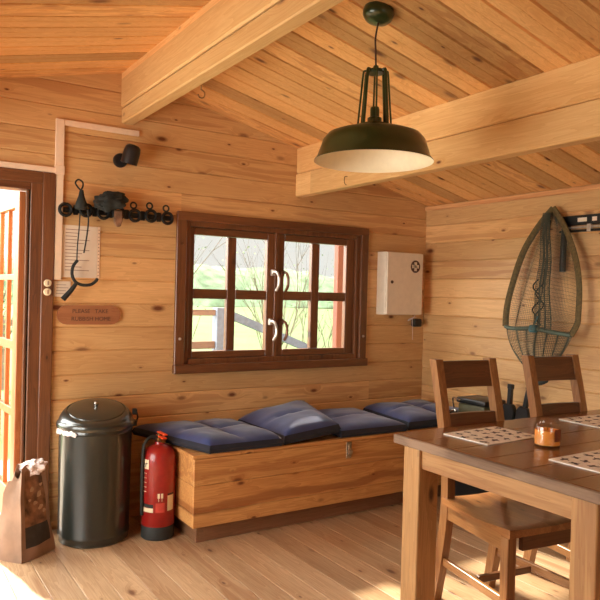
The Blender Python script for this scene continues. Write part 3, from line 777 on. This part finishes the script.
# pouch with loop and forked hook
t_ = thing('hanging_pouch', 'dark cone-shaped pouch with a wire loop at the left of the ring rack', 'pouch', (.965, -.06, 1.76))
bm = B(); lathe(bm, [(0, .085), (.010, .082), (.016, .05), (.030, .01), (.034, -.01), (.028, -.022), (0, -.025)], .968, -.068, 16, cz=1.765); obj('pouch_body', bm, M_blob, t_, smooth=True)
bm = B(); tube(bm, smoothpts([(.965, -.068, 1.845), (.945, -.068, 1.865), (.935, -.068, 1.885), (.950, -.068, 1.902), (.972, -.068, 1.892), (.975, -.068, 1.87), (.965, -.068, 1.848)]), .0045, 8); obj('wire_loop', bm, M_blackm, t_, smooth=True)
t_ = thing('forked_rod_rest', 'dark forked rod rest hanging on a cord over the paper notice', 'rod rest', (.96, -.06, 1.35))
bm = B(); tube(bm, smoothpts([(.965, -.062, 1.745), (.962, -.062, 1.65), (.955, -.062, 1.55), (.953, -.062, 1.466)]), .0035, 6); obj('cord', bm, M_rubber, t_)
bm = B(); tube(bm, smoothpts([(1.005, -.062, 1.745), (1.012, -.055, 1.68), (1.005, -.05, 1.59), (.993, -.05, 1.51)]), .0045, 6); obj('cord', bm, M_rubber, t_)
bm = B(); tube(bm, smoothpts([(.958, -.06, 1.468), (.935, -.06, 1.435), (.930, -.06, 1.39), (.948, -.06, 1.352), (.985, -.06, 1.335), (1.03, -.06, 1.338), (1.058, -.06, 1.358), (1.066, -.06, 1.374)]), [.007] + [.0085] * 40 + [.008, .006], 8); obj('fork', bm, M_rubber, t_, smooth=True)
bm = B(); tube(bm, [(.955, -.06, 1.345), (.925, -.06, 1.302), (.885, -.06, 1.255)], [.010, .013, .015], 10); obj('handle', bm, M_rubber, t_, smooth=True)
# notice in sleeve
t_ = thing('paper_notice', 'typed paper notice in a clear sleeve pinned between door and window', 'notice', (.98, 0, 1.37))
bm = B(); box(bm, .888, 1.078, -.004, -.0015, 1.375, 1.66); nb = obj('sheet', bm, M_paper, t_)
for k_ in range(13):
    z = 1.635 - k_ * .0185; wd = random.uniform(.05, .125) if k_ % 3 else .13
    bm = B(); box(bm, .905, .905 + wd, -.0046, -.004, z, z + .0035); obj('text_line', bm, M_ink2, nb)
bm = B(); box(bm, 1.079, 1.093, -.004, -.0015, 1.375, 1.66); obj('sleeve_edge', bm, M_conduit, t_)
bm = B()
for k_ in range(14): lathe(bm, [(0, -.0046), (.0032, -.0046), (.0032, -.004)], 1.086, 0, 8, axis='Y', cz=1.39 + k_ * .0195)
obj('punched_holes', bm, M_ink2, t_)
bm = B(); box(bm, .849, .937, -.006, -.0005, 1.268, 1.353, .001)
for k_ in range(4): box(bm, .862, .925 - .012 * (k_ % 2), -.0066, -.006, 1.284 + k_ * .016, 1.2865 + k_ * .016, mi=1)
tag(obj('small_card', bm, [M_paper, M_ink2], loc=(.89, 0, 1.27)), 'small white printed card pinned below the paper notice', 'card')
for z, wd in ((1.340, 'upper'), (1.293, 'lower')):
    bm = B(); lathe(bm, [(0, -.040), (.017, -.038), (.020, -.032), (.020, -.022)], .812, 0, 20, axis='Y', cz=z); box(bm, .809, .815, -.0415, -.039, z - .01, z + .01, mi=1)
    tag(obj('round_disc', bm, [M_label, M_ink2], loc=(.812, -.022, z), smooth=True), wd + ' of the two round cream discs on the door casing', 'disc', None)
# plaque
t_ = thing('wooden_plaque', 'rounded wooden plaque asking to take rubbish home, below the notice', 'sign', (1.054, 0, 1.17))
bm = B(); pts = []
for cx, a0 in ((1.190 - .028, -PI / 2), (.920, PI / 2)):
    for q in range(9): a = a0 + PI * q / 8; pts.append((cx + .053 * math.cos(a), 1.170 + .053 * math.sin(a)))
prism(bm, pts, -.016, 0); obj('board', bm, M_plaq, t_)
text('lettering', 'PLEASE   TAKE', .031, (1.045, -.0165, 1.190), (PI / 2, 0, 0), M_ink, t_)
text('lettering', 'RUBBISH HOME', .031, (1.050, -.0165, 1.148), (PI / 2, 0, 0), M_ink, t_)
# first aid cabinet
fx0, fx1, fz0, fz1, fd = 3.082, 3.418, 1.184, 1.633, .115
t_ = thing('first_aid_cabinet', 'white first aid wall cabinet between window and corner', 'cabinet', (3.25, 0, 1.18))
bm = B(); box(bm, fx0, fx1, -fd + .016, 0, fz0, fz1, .004, seg=2); obj('cabinet_body', bm, M_white, t_)
bm = B(); box(bm, fx0 + .002, fx1 - .002, -fd - .001, -fd + .014, fz0 + .004, fz1 - .004, .003, seg=2); dr = obj('door', bm, M_white, t_)
bm = B(); lathe(bm, [(0, -fd - .008), (.009, -fd - .007), (.012, -fd - .001)], fx0 + .045, 0, 16, axis='Y', cz=1.418); obj('lock', bm, M_ink, dr)
cxx, czz = fx1 - .075, fz1 - .098
bm = B(); lathe(bm, [(0, -fd - .0022), (.045, -fd - .0022), (.045, -fd - .001)], cxx, 0, 36, axis='Y', cz=czz); ds = obj('emblem', bm, M_ink, dr); ds['label'] = 'dark round emblem with a white cross'
bm = B(); box(bm, cxx - .032, cxx + .032, -fd - .0034, -fd - .0022, czz - .012, czz + .012); box(bm, cxx - .012, cxx + .012, -fd - .0034, -fd - .0022, czz - .032, czz + .032); obj('cross', bm, M_white, dr)
# small torch and key tag hanging below
t_ = thing('hanging_torch', 'small black torch with white tag hanging below the first aid cabinet', 'torch', (3.44, 0, 1.13))
bm = B(); lathe(bm, [(0, .012), (.004, .01), (.006, 0)], 3.43, 0, 10, axis='Y', cz=1.175)
tube(bm, [(3.43, 0, 1.175), (3.43, -.03, 1.178), (3.43, -.034, 1.186)], .003, 6); obj('hook', bm, M_chrome, t_)
bm = B(); box(bm, 3.40, 3.475, -.062, -.018, 1.095, 1.155, .010, seg=2); obj('torch_body', bm, M_black, t_, smooth=True)
bm = B(); tube(bm, smoothpts([(3.43, -.03, 1.178), (3.41, -.035, 1.165), (3.37, -.035, 1.150), (3.36, -.035, 1.14), (3.40, -.035, 1.155), (3.43, -.03, 1.178)]), .003, 6)
tube(bm, smoothpts([(3.425, -.05, 1.165), (3.39, -.05, 1.155), (3.385, -.055, 1.10), (3.388, -.055, 1.0)]), .0018, 5); obj('tag_string', bm, M_plastic, t_)

# ------------------------------------------------------------------ landing net on the right wall
t_ = thing('landing_net', 'large olive landing net hung point-up on the right wall', 'fishing net', (3.46, -1.15, 1.13))
def arm(pts, nm='frame_arm', w_=.021, m=None):
    bm = B(); tube(bm, smoothpts(pts), w_, 10, flat=(.45, 1.0)) ; return obj(nm, bm, m or M_olive, t_, smooth=True)
NX = 3.47
apex = (NX + .02, -1.163, 1.875)
Lp = [apex, (NX, -1.072, 1.765), (NX - .02, -.978, 1.605), (NX - .04, -.915, 1.39), (NX - .05, -.890, 1.25), (NX - .05, -.885, 1.145)]
Rp = [apex, (NX, -1.27, 1.735), (NX - .02, -1.358, 1.55), (NX - .04, -1.398, 1.39), (NX - .05, -1.404, 1.24), (NX - .05, -1.398, 1.185), (NX - .05, -1.36, 1.12)]
arm(Lp); arm(Rp)
bm = B(); tube(bm, smoothpts([(NX - .05, -.885, 1.145), (NX - .055, -.95, 1.135), (NX - .06, -1.10, 1.143), (NX - .055, -1.25, 1.128), (NX - .05, -1.36, 1.118)]), .013, 10); obj('spreader_cord', bm, M_bar, t_, smooth=True)
bm = B(); box(bm, NX - .085, NX - .045, -1.135, -1.085, 1.12, 1.165, .008); tube(bm, [(NX - .065, -1.11, 1.16), (NX - .06, -1.135, 1.22)], .006, 8); obj('spreader_block', bm, plain('teal_plastic', (60, 110, 116), .5), t_, smooth=True)
# mesh bag : net threads as real geometry
Ls, Rs = smoothpts(Lp, 8), smoothpts(Rp, 8)
def edge(S_, t): i = min(int(t * (len(S_) - 1)), len(S_) - 2); f = t * (len(S_) - 1) - i; return S_[i].lerp(S_[i + 1], f)
def netmesh(name, gridf, nu, nv, r):
    bm = B()
    P = [[gridf(i / nu, j / nv) for j in range(nv + 1)] for i in range(nu + 1)]
    for i in range(nu + 1): tube(bm, P[i], r, 3, cap=False)
    for j in range(0, nv + 1): tube(bm, [P[i][j] for i in range(nu + 1)], r, 3, cap=False)
    return obj(name, bm, M_net, t_)
M_net = plain('net_thread', (78, 80, 66), .9)
def upper(u, v_):
    a, b = edge(Ls, v_), edge(Rs, v_ * .985); p = a.lerp(b, u)
    # gathered folds sag outward and bunch to the middle
    p.x -= .05 * math.sin(u * PI) * v_ + .012 * math.sin(u * 26) * v_; p.y += .015 * math.sin(u * 19 + v_ * 3) * v_
    p.x = min(p.x, XR - .006)
    return p
netmesh('net_upper', upper, 60, 46, .0007)
def lower(u, v_):
    a = Vector((NX - .05, -.90, 1.13)).lerp(Vector((NX - .05, -1.385, 1.125)), u)
    c = Vector((NX - .05, -1.165, .835))
    k_ = v_ ** 1.5; y = a.y + (c.y - a.y) * (k_ * .66 + .10 * v_); z = 1.135 - .315 * v_ + .05 * (abs(u - .5) * 2) ** 2 * v_
    return Vector((NX - .055 - .03 * math.sin(v_ * PI) * (.6 + .4 * math.sin(u * 31)) , y + .008 * math.sin(u * 40), z))
netmesh('net_lower', lower, 70, 30, .0016)
def fold(u, v_):
    y = -1.20 + .115 * u; wd = .3 + .7 * v_
    return Vector((3.43 + .015 * math.sin(u * 17) - .02 * v_, -1.165 + (y + 1.14) * wd + .006 * math.sin(v_ * 12), 1.84 - .70 * v_))
netmesh('net_fold', fold, 30, 60, .0019)
bm = B(); tube(bm, [(3.46, -1.170, 1.80), (3.445, -1.150, 1.5), (3.42, -1.125, 1.16)], .004, 6); obj('draw_cord', bm, M_rubber, t_)
for y0 in (-1.12, -1.14):
    bm = B(); tube(bm, [Vector((3.415, y0 + .03 * math.sin(q * .8 + y0 * 90), 1.44 - q * .018)) for q in range(16)], .0042, 6); obj('lacing', bm, M_rubber, t_)
bm = B(); tube(bm, smoothpts([(3.41, -1.08, .845), (3.41, -1.15, .815), (3.41, -1.22, .842)]), [.006] + [.012] * 11 + [.006], 8); obj('net_base', bm, M_blob, t_, smooth=True)

# rod rack on the right wall
t_ = thing('rod_rack', 'black wall rack with white labels to the right of the net', 'rack', (3.5, -1.5, 1.75))
bm = B(); box(bm, 3.515, XR, -1.95, -1.195, 1.765, 1.822, .004); obj('rack_board', bm, M_black, t_)
bm = B(); box(bm, 3.500, 3.515, -1.95, -1.20, 1.722, 1.736, .003); box(bm, 3.515, XR, -1.25, -1.235, 1.72, 1.765); box(bm, 3.515, XR, -1.93, -1.915, 1.72, 1.765); obj('lower_bar', bm, M_black, t_)
bm = B(); tube(bm, [(3.507, -1.95, 1.750), (3.507, -1.22, 1.750)], .007, 8); obj('rod', bm, M_silver, t_)
for y in (-1.40, -1.62, -1.84):
    bm = B(); box(bm, 3.495, 3.52, y - .012, y + .012, 1.722, 1.765, .002); obj('clip', bm, M_silver, t_)
for y0, y1 in ((-1.375, -1.315), (-1.44, -1.41), (-1.56, -1.50), (-1.66, -1.60)):
    bm = B(); box(bm, 3.5138, 3.515, y0, y1, 1.782, 1.806); obj('sticker', bm, M_paper, t_)
bm = B(); tube(bm, [(3.515, -1.232, 1.765), (3.505, -1.232, 1.70), (3.500, -1.232, 1.49)], .0185, 12); tag(obj('net_handle', bm, M_black, loc=(3.5, -1.232, 1.49), smooth=True), 'short black tubular handle hanging behind the landing net', 'handle tube')

# ------------------------------------------------------------------ gear by the right wall
t_ = thing('gear_crate', 'black crate of fishing gear on the floor against the right wall', 'crate', (3.36, -.95, 0))
bm = B(); z0 = .02
box(bm, 3.18, 3.52, -1.32, -.62, .02, .045, .004)
for a in ((3.18, 3.2, -1.32, -.62), (3.50, 3.52, -1.32, -.62), (3.2, 3.5, -1.32, -1.30), (3.2, 3.5, -.64, -.62)):
    box(bm, a[0], a[1], a[2], a[3], .045, .20, .003); box(bm, a[0], a[1], a[2], a[3], .25, .32, .003); box(bm, a[0], a[1], a[2], a[3], .38, .50, .003)
obj('slatted_sides', bm, M_black, t_)
for x in (3.19, 3.51):
    for y in (-1.31, -.63):
        bm = B(); box(bm, x - .014, x + .014, y - .014, y + .014, 0, .51, .003); obj('corner_post', bm, M_rubber, t_)
bm = B(); box(bm, 3.17, 3.53, -1.33, -.61, .511, .53, .004); obj('lid', bm, M_rubber, t_)
t_ = thing('tackle_case', 'olive tackle case with black lid behind the nearer chair back', 'case', (3.35, -.76, .53))
bm = B(); box(bm, 3.27, 3.45, -.865, -.64, .531, .635, .012, seg=2); obj('case_body', bm, M_case, t_, smooth=True)
bm = B(); box(bm, 3.26, 3.46, -.875, -.63, .636, .672, .010, seg=2); cl_ = obj('lid', bm, M_black, t_, smooth=True)
bm = B(); tube(bm, smoothpts([(3.255, -.68, .655), (3.235, -.68, .66), (3.235, -.63, .665), (3.255, -.62, .60)]), .005, 6); obj('handle', bm, M_chrome, t_)
t_ = thing('fishing_reel', 'small black and silver reel lying at the left of the tackle case', 'reel', (3.2, -.68, .53))
bm = B(); lathe(bm, [(0, -.02), (.028, -.02), (.030, -.012), (.020, -.008), (.020, .008), (.030, .012), (.028, .02), (0, .02)], 3.215, -.655, 20, axis='X', cz=.565); obj('spool', bm, M_black, t_, smooth=True)
bm = B(); tube(bm, smoothpts([(3.20, -.655, .565), (3.185, -.66, .585), (3.185, -.69, .60), (3.18, -.71, .595)]), .005, 6); obj('crank', bm, M_chrome, t_, smooth=True)
def hand_tool(y, z, ln, ang, label):
    t_ = thing('black_handled_tool', label, 'tool', (3.40, y, .53), 'black tools standing beside the tackle case')
    Mx = Matrix.Translation((3.40, y, .532)) @ Matrix.Rotation(ang, 4, 'X')
    bm = B(); b2 = B(); prism(b2, [(-.045, 0), (.045, 0), (.050, .10), (.030, .13), (-.03, .13), (-.05, .09)], -.02, .02, axis='X'); bmesh.ops.bevel(b2, geom=b2.edges[:], offset=.006, segments=1, affect='EDGES'); merge(bm, b2, Mx); obj('tool_head', bm, M_black, t_)
    bm = B(); b2 = B(); box(b2, -.012, .012, -.016, .016, .125, ln, .004); box(b2, -.014, .014, -.019, .019, ln - .03, ln, .004); merge(bm, b2, Mx); obj('grip', bm, M_black, t_)
hand_tool(-.945, 0, .255, math.radians(3), 'black upright tool just right of the nearer chair back')
hand_tool(-1.045, 0, .27, math.radians(12), 'black tilted tool just left of the farther chair back')

# ------------------------------------------------------------------ table
TX0, TX1, TY0, TY1, TZ = 1.783, 3.30, -2.665, -1.730, .77
t_ = thing('dining_table', 'heavy rustic wooden dining table with dark plank top', 'table', (1.783, -1.73, 0))
bm = B(); nbd = 6; wb = (TY1 - TY0) / nbd
for k_ in range(nbd): box(bm, TX0 + .012, TX1 - .012, TY0 + k_ * wb + .0006, TY0 + (k_ + 1) * wb - .0006, TZ - .036, TZ, .002)
obj('tabletop', bm, M_ttop, t_)
bm = B(); box(bm, TX0, TX0 + .0118, TY0, TY1, TZ - .037, TZ - .001, .003); obj('end_edge', bm, M_tedge, t_)['label'] = 'grey worn end-grain edge'
bm = B(); box(bm, TX1 - .0118, TX1, TY0, TY1, TZ - .037, TZ - .001, .003); obj('end_edge', bm, M_tedge, t_)
for x in (1.800, TX1 - .122):
    for y in (-1.865, TY0 + .045):
        bm = B(); box(bm, x, x + .105, y, y + .09, 0, TZ - .0375, .006, seg=2); obj('leg', bm, M_tleg, t_, loc=(x, y, 0))
bm = B(); box(bm, 1.812, 1.836, TY0 + .135, -1.865, .655, TZ - .0375, .002); obj('apron', bm, M_tapr, t_)
bm = B(); box(bm, TX1 - .053, TX1 - .029, TY0 + .135, -1.865, .655, TZ - .0375, .002); obj('apron', bm, M_tapr, t_)
for y in (-1.800, TY0 + .06):
    bm = B(); box(bm, 1.905, TX1 - .122, y, y + .022, .655, TZ - .0375, .002); obj('apron', bm, M_taprx, t_)

# ------------------------------------------------------------------ chairs
def make_chair(label):
    t_ = thing('dining_chair', label, 'chair', (0, 0, 0), 'wooden dining chairs behind the table')
    W = .170
    # seat: saddled plank, front at -y
    bm = B(); nu, nv = 18, 16; top, bot = {}, {}
    for i in range(nu + 1):
        for j in range(nv + 1):
            u, v_ = i / nu, j / nv; y = .155 - .435 * v_; half = W * (1.04 + .16 * v_); x = -half + 2 * half * u
            e = math.exp(-min(u, 1 - u) / .03) + math.exp(-min(v_, 1 - v_) / .03)
            dip = -.016 * math.sin(PI * v_) ** .8 * (.35 + .65 * math.sin(PI * u)) + .010 * (v_ - .5) 
            dip = -.018 * math.sin(PI * min(1, v_ * 1.05)) * (.6 + .4 * abs(u - .5) * 2) - .008 * math.sin(PI * u)
            top[i, j] = bm.verts.new((x, y, .472 + dip - .004 * min(1, e))); bot[i, j] = bm.verts.new((x, y, .436))
    for i in range(nu):
        for j in range(nv):
            bm.faces.new((top[i, j], top[i, j + 1], top[i + 1, j + 1], top[i + 1, j])); bm.faces.new((bot[i, j], bot[i + 1, j], bot[i + 1, j + 1], bot[i, j + 1]))
    for s_ in ([(i, 0) for i in range(nu + 1)], [(i, nv) for i in range(nu + 1)], [(0, j) for j in range(nv + 1)], [(nu, j) for j in range(nv + 1)]):
        for a, b in zip(s_, s_[1:]): bm.faces.new((top[a], top[b], bot[b], bot[a]))
    obj('seat', bm, M_ch_s, t_, smooth=True)
    for s_ in (-1, 1):
        bm = B(); x = s_ * (W + .010); box(bm, x - .021, x + .021, -.270, -.228, 0, .435, .003); obj('leg', bm, M_ch_v, t_)
        # rear leg and back stile in one swept piece
        bm = B(); xs0, xs1 = s_ * (W - .034), s_ * (W - .006)
        prof = [(.225, 0), (.200, .12), (.168, .30), (.155, .44), (.162, .60), (.200, .80), (.262, 1.045)]
        pr = smoothpts([(0, a, b) for a, b in prof], 4); rr = []
        for p in pr:
            d_ = .024 if p.z < .1 else .026
            xa = min(xs0, xs1); xb = max(xs0, xs1)
            rr.append([bm.verts.new((xa - .005, p.y - d_, p.z)), bm.verts.new((xb + .005, p.y - d_, p.z)), bm.verts.new((xb + .005, p.y + d_ - .006, p.z)), bm.verts.new((xa - .005, p.y + d_ - .006, p.z))])
        for A, C_ in zip(rr, rr[1:]):
            for q in range(4): bm.faces.new((A[q], A[(q + 1) % 4], C_[(q + 1) % 4], C_[q]))
        bm.faces.new(rr[0]); bm.faces.new(rr[-1][::-1]); obj('leg', bm, M_ch_v, t_)
        def skew(name, xr, xf, yr, yf, th, z0, z1, m):
            bm = B(); vv = [bm.verts.new((xx + q, yy, z)) for xx, yy in ((xr, yr), (xf, yf)) for q in (-th, th) for z in (z0, z1)]
            for f in ((0, 1, 3, 2), (4, 6, 7, 5), (0, 4, 5, 1), (2, 3, 7, 6), (0, 2, 6, 4), (1, 5, 7, 3)): bm.faces.new([vv[q] for q in f])
            bmesh.ops.recalc_face_normals(bm, faces=bm.faces[:]); bmesh.ops.bevel(bm, geom=bm.edges[:], offset=.002, segments=1, affect='EDGES')
            return obj(name, bm, m, t_)
        skew('seat_rail', s_ * (W - .016), s_ * (W + .014), .135, -.228, .011, .375, .436, M_ch_lit)
        skew('stretcher', s_ * (W - .020), s_ * (W + .010), .165, -.230, .009, .165, .200, M_ch_lit)
    bm = B(); box(bm, -W + .045, W - .045, -.264, -.242, .375, .436, .002); obj('seat_rail', bm, M_ch_shaded, t_)
    bm = B(); box(bm, -W + .045, W - .045, .132, .152, .375, .436, .002); obj('seat_rail', bm, M_ch_shaded, t_)
    bm = B(); box(bm, -W + .031, W - .031, -.05, -.028, .170, .198, .003); obj('stretcher', bm, M_ch_shaded, t_)
    def slat(z0, z1, y0, y1, th, nm):
        bm = B(); n_ = 14; rows = []
        for i in range(n_ + 1):
            u = i / n_; x = -W + .038 + (2 * W - .076) * u; bow = .010 * math.sin(PI * u)
            rows.append([bm.verts.new((x, y0 + bow - th, z0)), bm.verts.new((x, y0 + bow + th, z0)), bm.verts.new((x, y1 + bow + th, z1)), bm.verts.new((x, y1 + bow - th, z1))])
        for A, C_ in zip(rows, rows[1:]):
            for q in range(4): bm.faces.new((A[q], A[(q + 1) % 4], C_[(q + 1) % 4], C_[q]))
        bm.faces.new(rows[0]); bm.faces.new(rows[-1][::-1]); obj(nm, bm, M_ch_shaded, t_)
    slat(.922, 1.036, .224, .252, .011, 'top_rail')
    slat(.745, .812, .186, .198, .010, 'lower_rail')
    return t_
def dup(src, loc, rz, label):
    r = src.copy(); COL.objects.link(r); r.location = loc; r.rotation_euler = (0, 0, rz); r['label'] = label
    for ch in list(src.children):
        c = ch.copy(); COL.objects.link(c); c.parent = r
    return r
ch = make_chair('wooden dining chair tucked under the left end of the table')
dup(ch, (2.850, -1.885, 0), math.radians(-7), 'wooden dining chair farther along the table, in front of the landing net')
ch.location = (2.240, -1.885, 0); ch.rotation_euler = (0, 0, math.radians(-7))

# ------------------------------------------------------------------ table things
def bird(bm, cx, cy, s, a, z):
    shp = [(-1, .1), (-.55, .35), (-.15, .3), (.15, .75), (.55, .95), (.4, .45), (.75, .3), (1.05, .05), (.6, -.05), (.35, -.3), (.1, -.75), (-.15, -.85), (-.05, -.35), (-.45, -.15), (-.85, -.3)]
    ca, sa = math.cos(a), math.sin(a)
    vs_ = [bm.verts.new((cx + s * (x * ca - y * sa), cy + s * (x * sa + y * ca), z)) for x, y in shp]
    f = bm.faces.new(vs_); f.normal_update()
    if f.normal.z < 0: f.normal_flip()
    f.material_index = 1
def placemat(cx, cy, a, label, seed):
    rnd = random.Random(seed); bm = B(); hw, hh = .158, .112
    box(bm, -hw, hw, -hh, hh, 0, .004, .0008)
    for i in range(5):
        for j in range(4):
            bird(bm, -hw + .034 + i * .062 + rnd.uniform(-.006, .006) + (.012 if j % 2 else -.008), -hh + .03 + j * .054 + rnd.uniform(-.005, .005), .021 * rnd.uniform(.85, 1.15), rnd.uniform(0, 6.28), .0043)
    o = obj('placemat', bm, [M_mat, M_matd], keep=True); o.location = (cx, cy, TZ); o.rotation_euler = (0, 0, a)
    tag(o, label, 'placemat', 'bird-print placemats on the table')
placemat(2.117, -1.940, math.radians(2), 'cream bird-print placemat nearest the left end of the table', 1)
placemat(2.14, -2.42, math.radians(1), 'cream bird-print placemat on the near side, right of the candle jar', 2)
placemat(2.845, -1.945, math.radians(-2), 'cream bird-print placemat in front of the farther chair', 3)
jx, jy = 2.165, -2.165
t_ = thing('candle_jar', 'orange candle in a round glass jar on the table', 'candle', (jx, jy, TZ))
bm = B(); lathe(bm, [(0, .0005), (.044, .0005), (.048, .005), (.0485, .012), (.0485, .075), (.045, .084), (.041, .088), (.041, .100), (.038, .100), (.038, .088), (.0425, .082), (.0455, .074), (.0455, .008), (0, .006)], jx, jy, 40, cz=TZ); obj('glass_jar', bm, M_jar, t_, smooth=True)
bm = B(); lathe(bm, [(0, .007), (.0452, .0085), (.0452, .062), (0, .060)], jx, jy, 36, cz=TZ); obj('wax', bm, M_wax, t_, smooth=True)
bm = B(); tube(bm, [(jx, jy, TZ + .058), (jx + .001, jy, TZ + .072)], .0012, 6); obj('wick', bm, M_wick, t_)
bm = B(); la = math.atan2(-3.794 - jy, -jx) + .95; lathe(bm, [(.0489, .025), (.0489, .07)], jx, jy, 10, cz=TZ, a0=la - .4, a1=la + .4); obj('label', bm, plain('brown_label', (120, 62, 32), .5), t_)

# ------------------------------------------------------------------ pendant lamp
px, py = 1.668, -1.70
cz = roof(px)
t_ = thing('pendant_lamp', 'dark green metal pendant lamp with caged neck hanging from the ceiling', 'lamp', (px, py, cz))
bm = B(); cpt = B(); lathe(cpt, [(0, 0), (.060, 0), (.062, -.008), (.060, -.026), (.050, -.040), (.030, -.048), (.010, -.050), (0, -.051)], 0, 0, 32); merge(bm, cpt, Matrix.Translation((px + .008, py, cz - .002)) @ Matrix.Rotation(math.atan(SL), 4, 'Y')); obj('ceiling_rose', bm, M_green, t_, smooth=True)
bm = B(); tube(bm, smoothpts([(px + .006, py, cz - .05), (px - .006, py, 2.33), (px - .004, py, 2.28), (px, py, 2.215)]), .0036, 8); obj('cord', bm, M_cord, t_)
bm = B()
lathe(bm, [(0, 2.222), (.010, 2.220), (.012, 2.206), (.034, 2.203), (.036, 2.196), (.034, 2.190), (0, 2.188)], px, py, 24)
ncg = 8
for k_ in range(ncg):
    a = 2 * PI * k_ / ncg + .2; c_, s_ = math.cos(a), math.sin(a)
    tube(bm, smoothpts([(px + .030 * c_, py + .030 * s_, 2.197), (px + .044 * c_, py + .044 * s_, 2.199), (px + .049 * c_, py + .049 * s_, 2.185), (px + .056 * c_, py + .056 * s_, 2.10), (px + .066 * c_, py + .066 * s_, 1.978)]), .0038 if k_ % 2 else .0062, 8)
lathe(bm, [(0, 2.06), (.016, 2.058), (.018, 2.05), (.018, 2.02), (.028, 2.015), (.028, 1.975)], px, py, 20)
obj('cage', bm, M_green, t_, smooth=True)
prof_o = [(.02, 2.000), (.070, 2.000), (.072, 1.990), (.085, 1.986), (.150, 1.974), (.182, 1.962), (.200, 1.940), (.212, 1.905), (.222, 1.874), (.232, 1.862), (.2335, 1.858)]
prof_i = [(.2335, 1.857), (.2305, 1.860), (.219, 1.872), (.208, 1.904), (.196, 1.937), (.178, 1.958), (.148, 1.970), (.085, 1.982), (.02, 1.988)]
bm = B(); lathe(bm, [(a, b - .014) for a, b in prof_o], px, py, 72); sh = obj('shade', bm, M_green, t_, smooth=True)
bm = B(); lathe(bm, [(a, b - .014) for a, b in prof_i], px, py, 72); obj('shade_lining', bm, M_cream, sh, smooth=True)['label'] = 'cream enamel inside of the shade'
bm = B(); lathe(bm, [(0, 1.890), (.010, 1.892), (.020, 1.902), (.023, 1.915), (.021, 1.93), (.013, 1.950), (.012, 1.985)], px, py, 24); obj('bulb', bm, M_cream, t_, smooth=True)
# screw eye in the ridge beam
bm = B(); hx, hy, hz = 1.268, -.935, 2.256
tube(bm, [(hx, hy, hz + .0), (hx, hy, hz - .02)], .003, 6)
tube(bm, smoothpts([(hx, hy, hz - .018), (hx + .017, hy, hz - .03), (hx + .014, hy, hz - .052), (hx - .006, hy, hz - .056), (hx - .015, hy, hz - .042)]), .003, 6)
tag(obj('screw_hook', bm, M_chrome, loc=(hx, hy, hz), smooth=True), 'small metal screw hook under the ridge beam', 'hook')
bm = B(); hx, hy, hz = 2.366, -.575, 1.995
tube(bm, smoothpts([(hx + .006, hy, hz + .02), (hx - .012, hy, hz + .018), (hx - .016, hy, hz - .006), (hx - .010, hy, hz - .024), (hx, hy, hz - .030)]), .0022, 6)
tag(obj('cup_hook', bm, M_brassd, loc=(hx, hy, hz), smooth=True), 'tiny dark hook on the side of the lower ceiling beam behind the pendant lamp', 'hook')
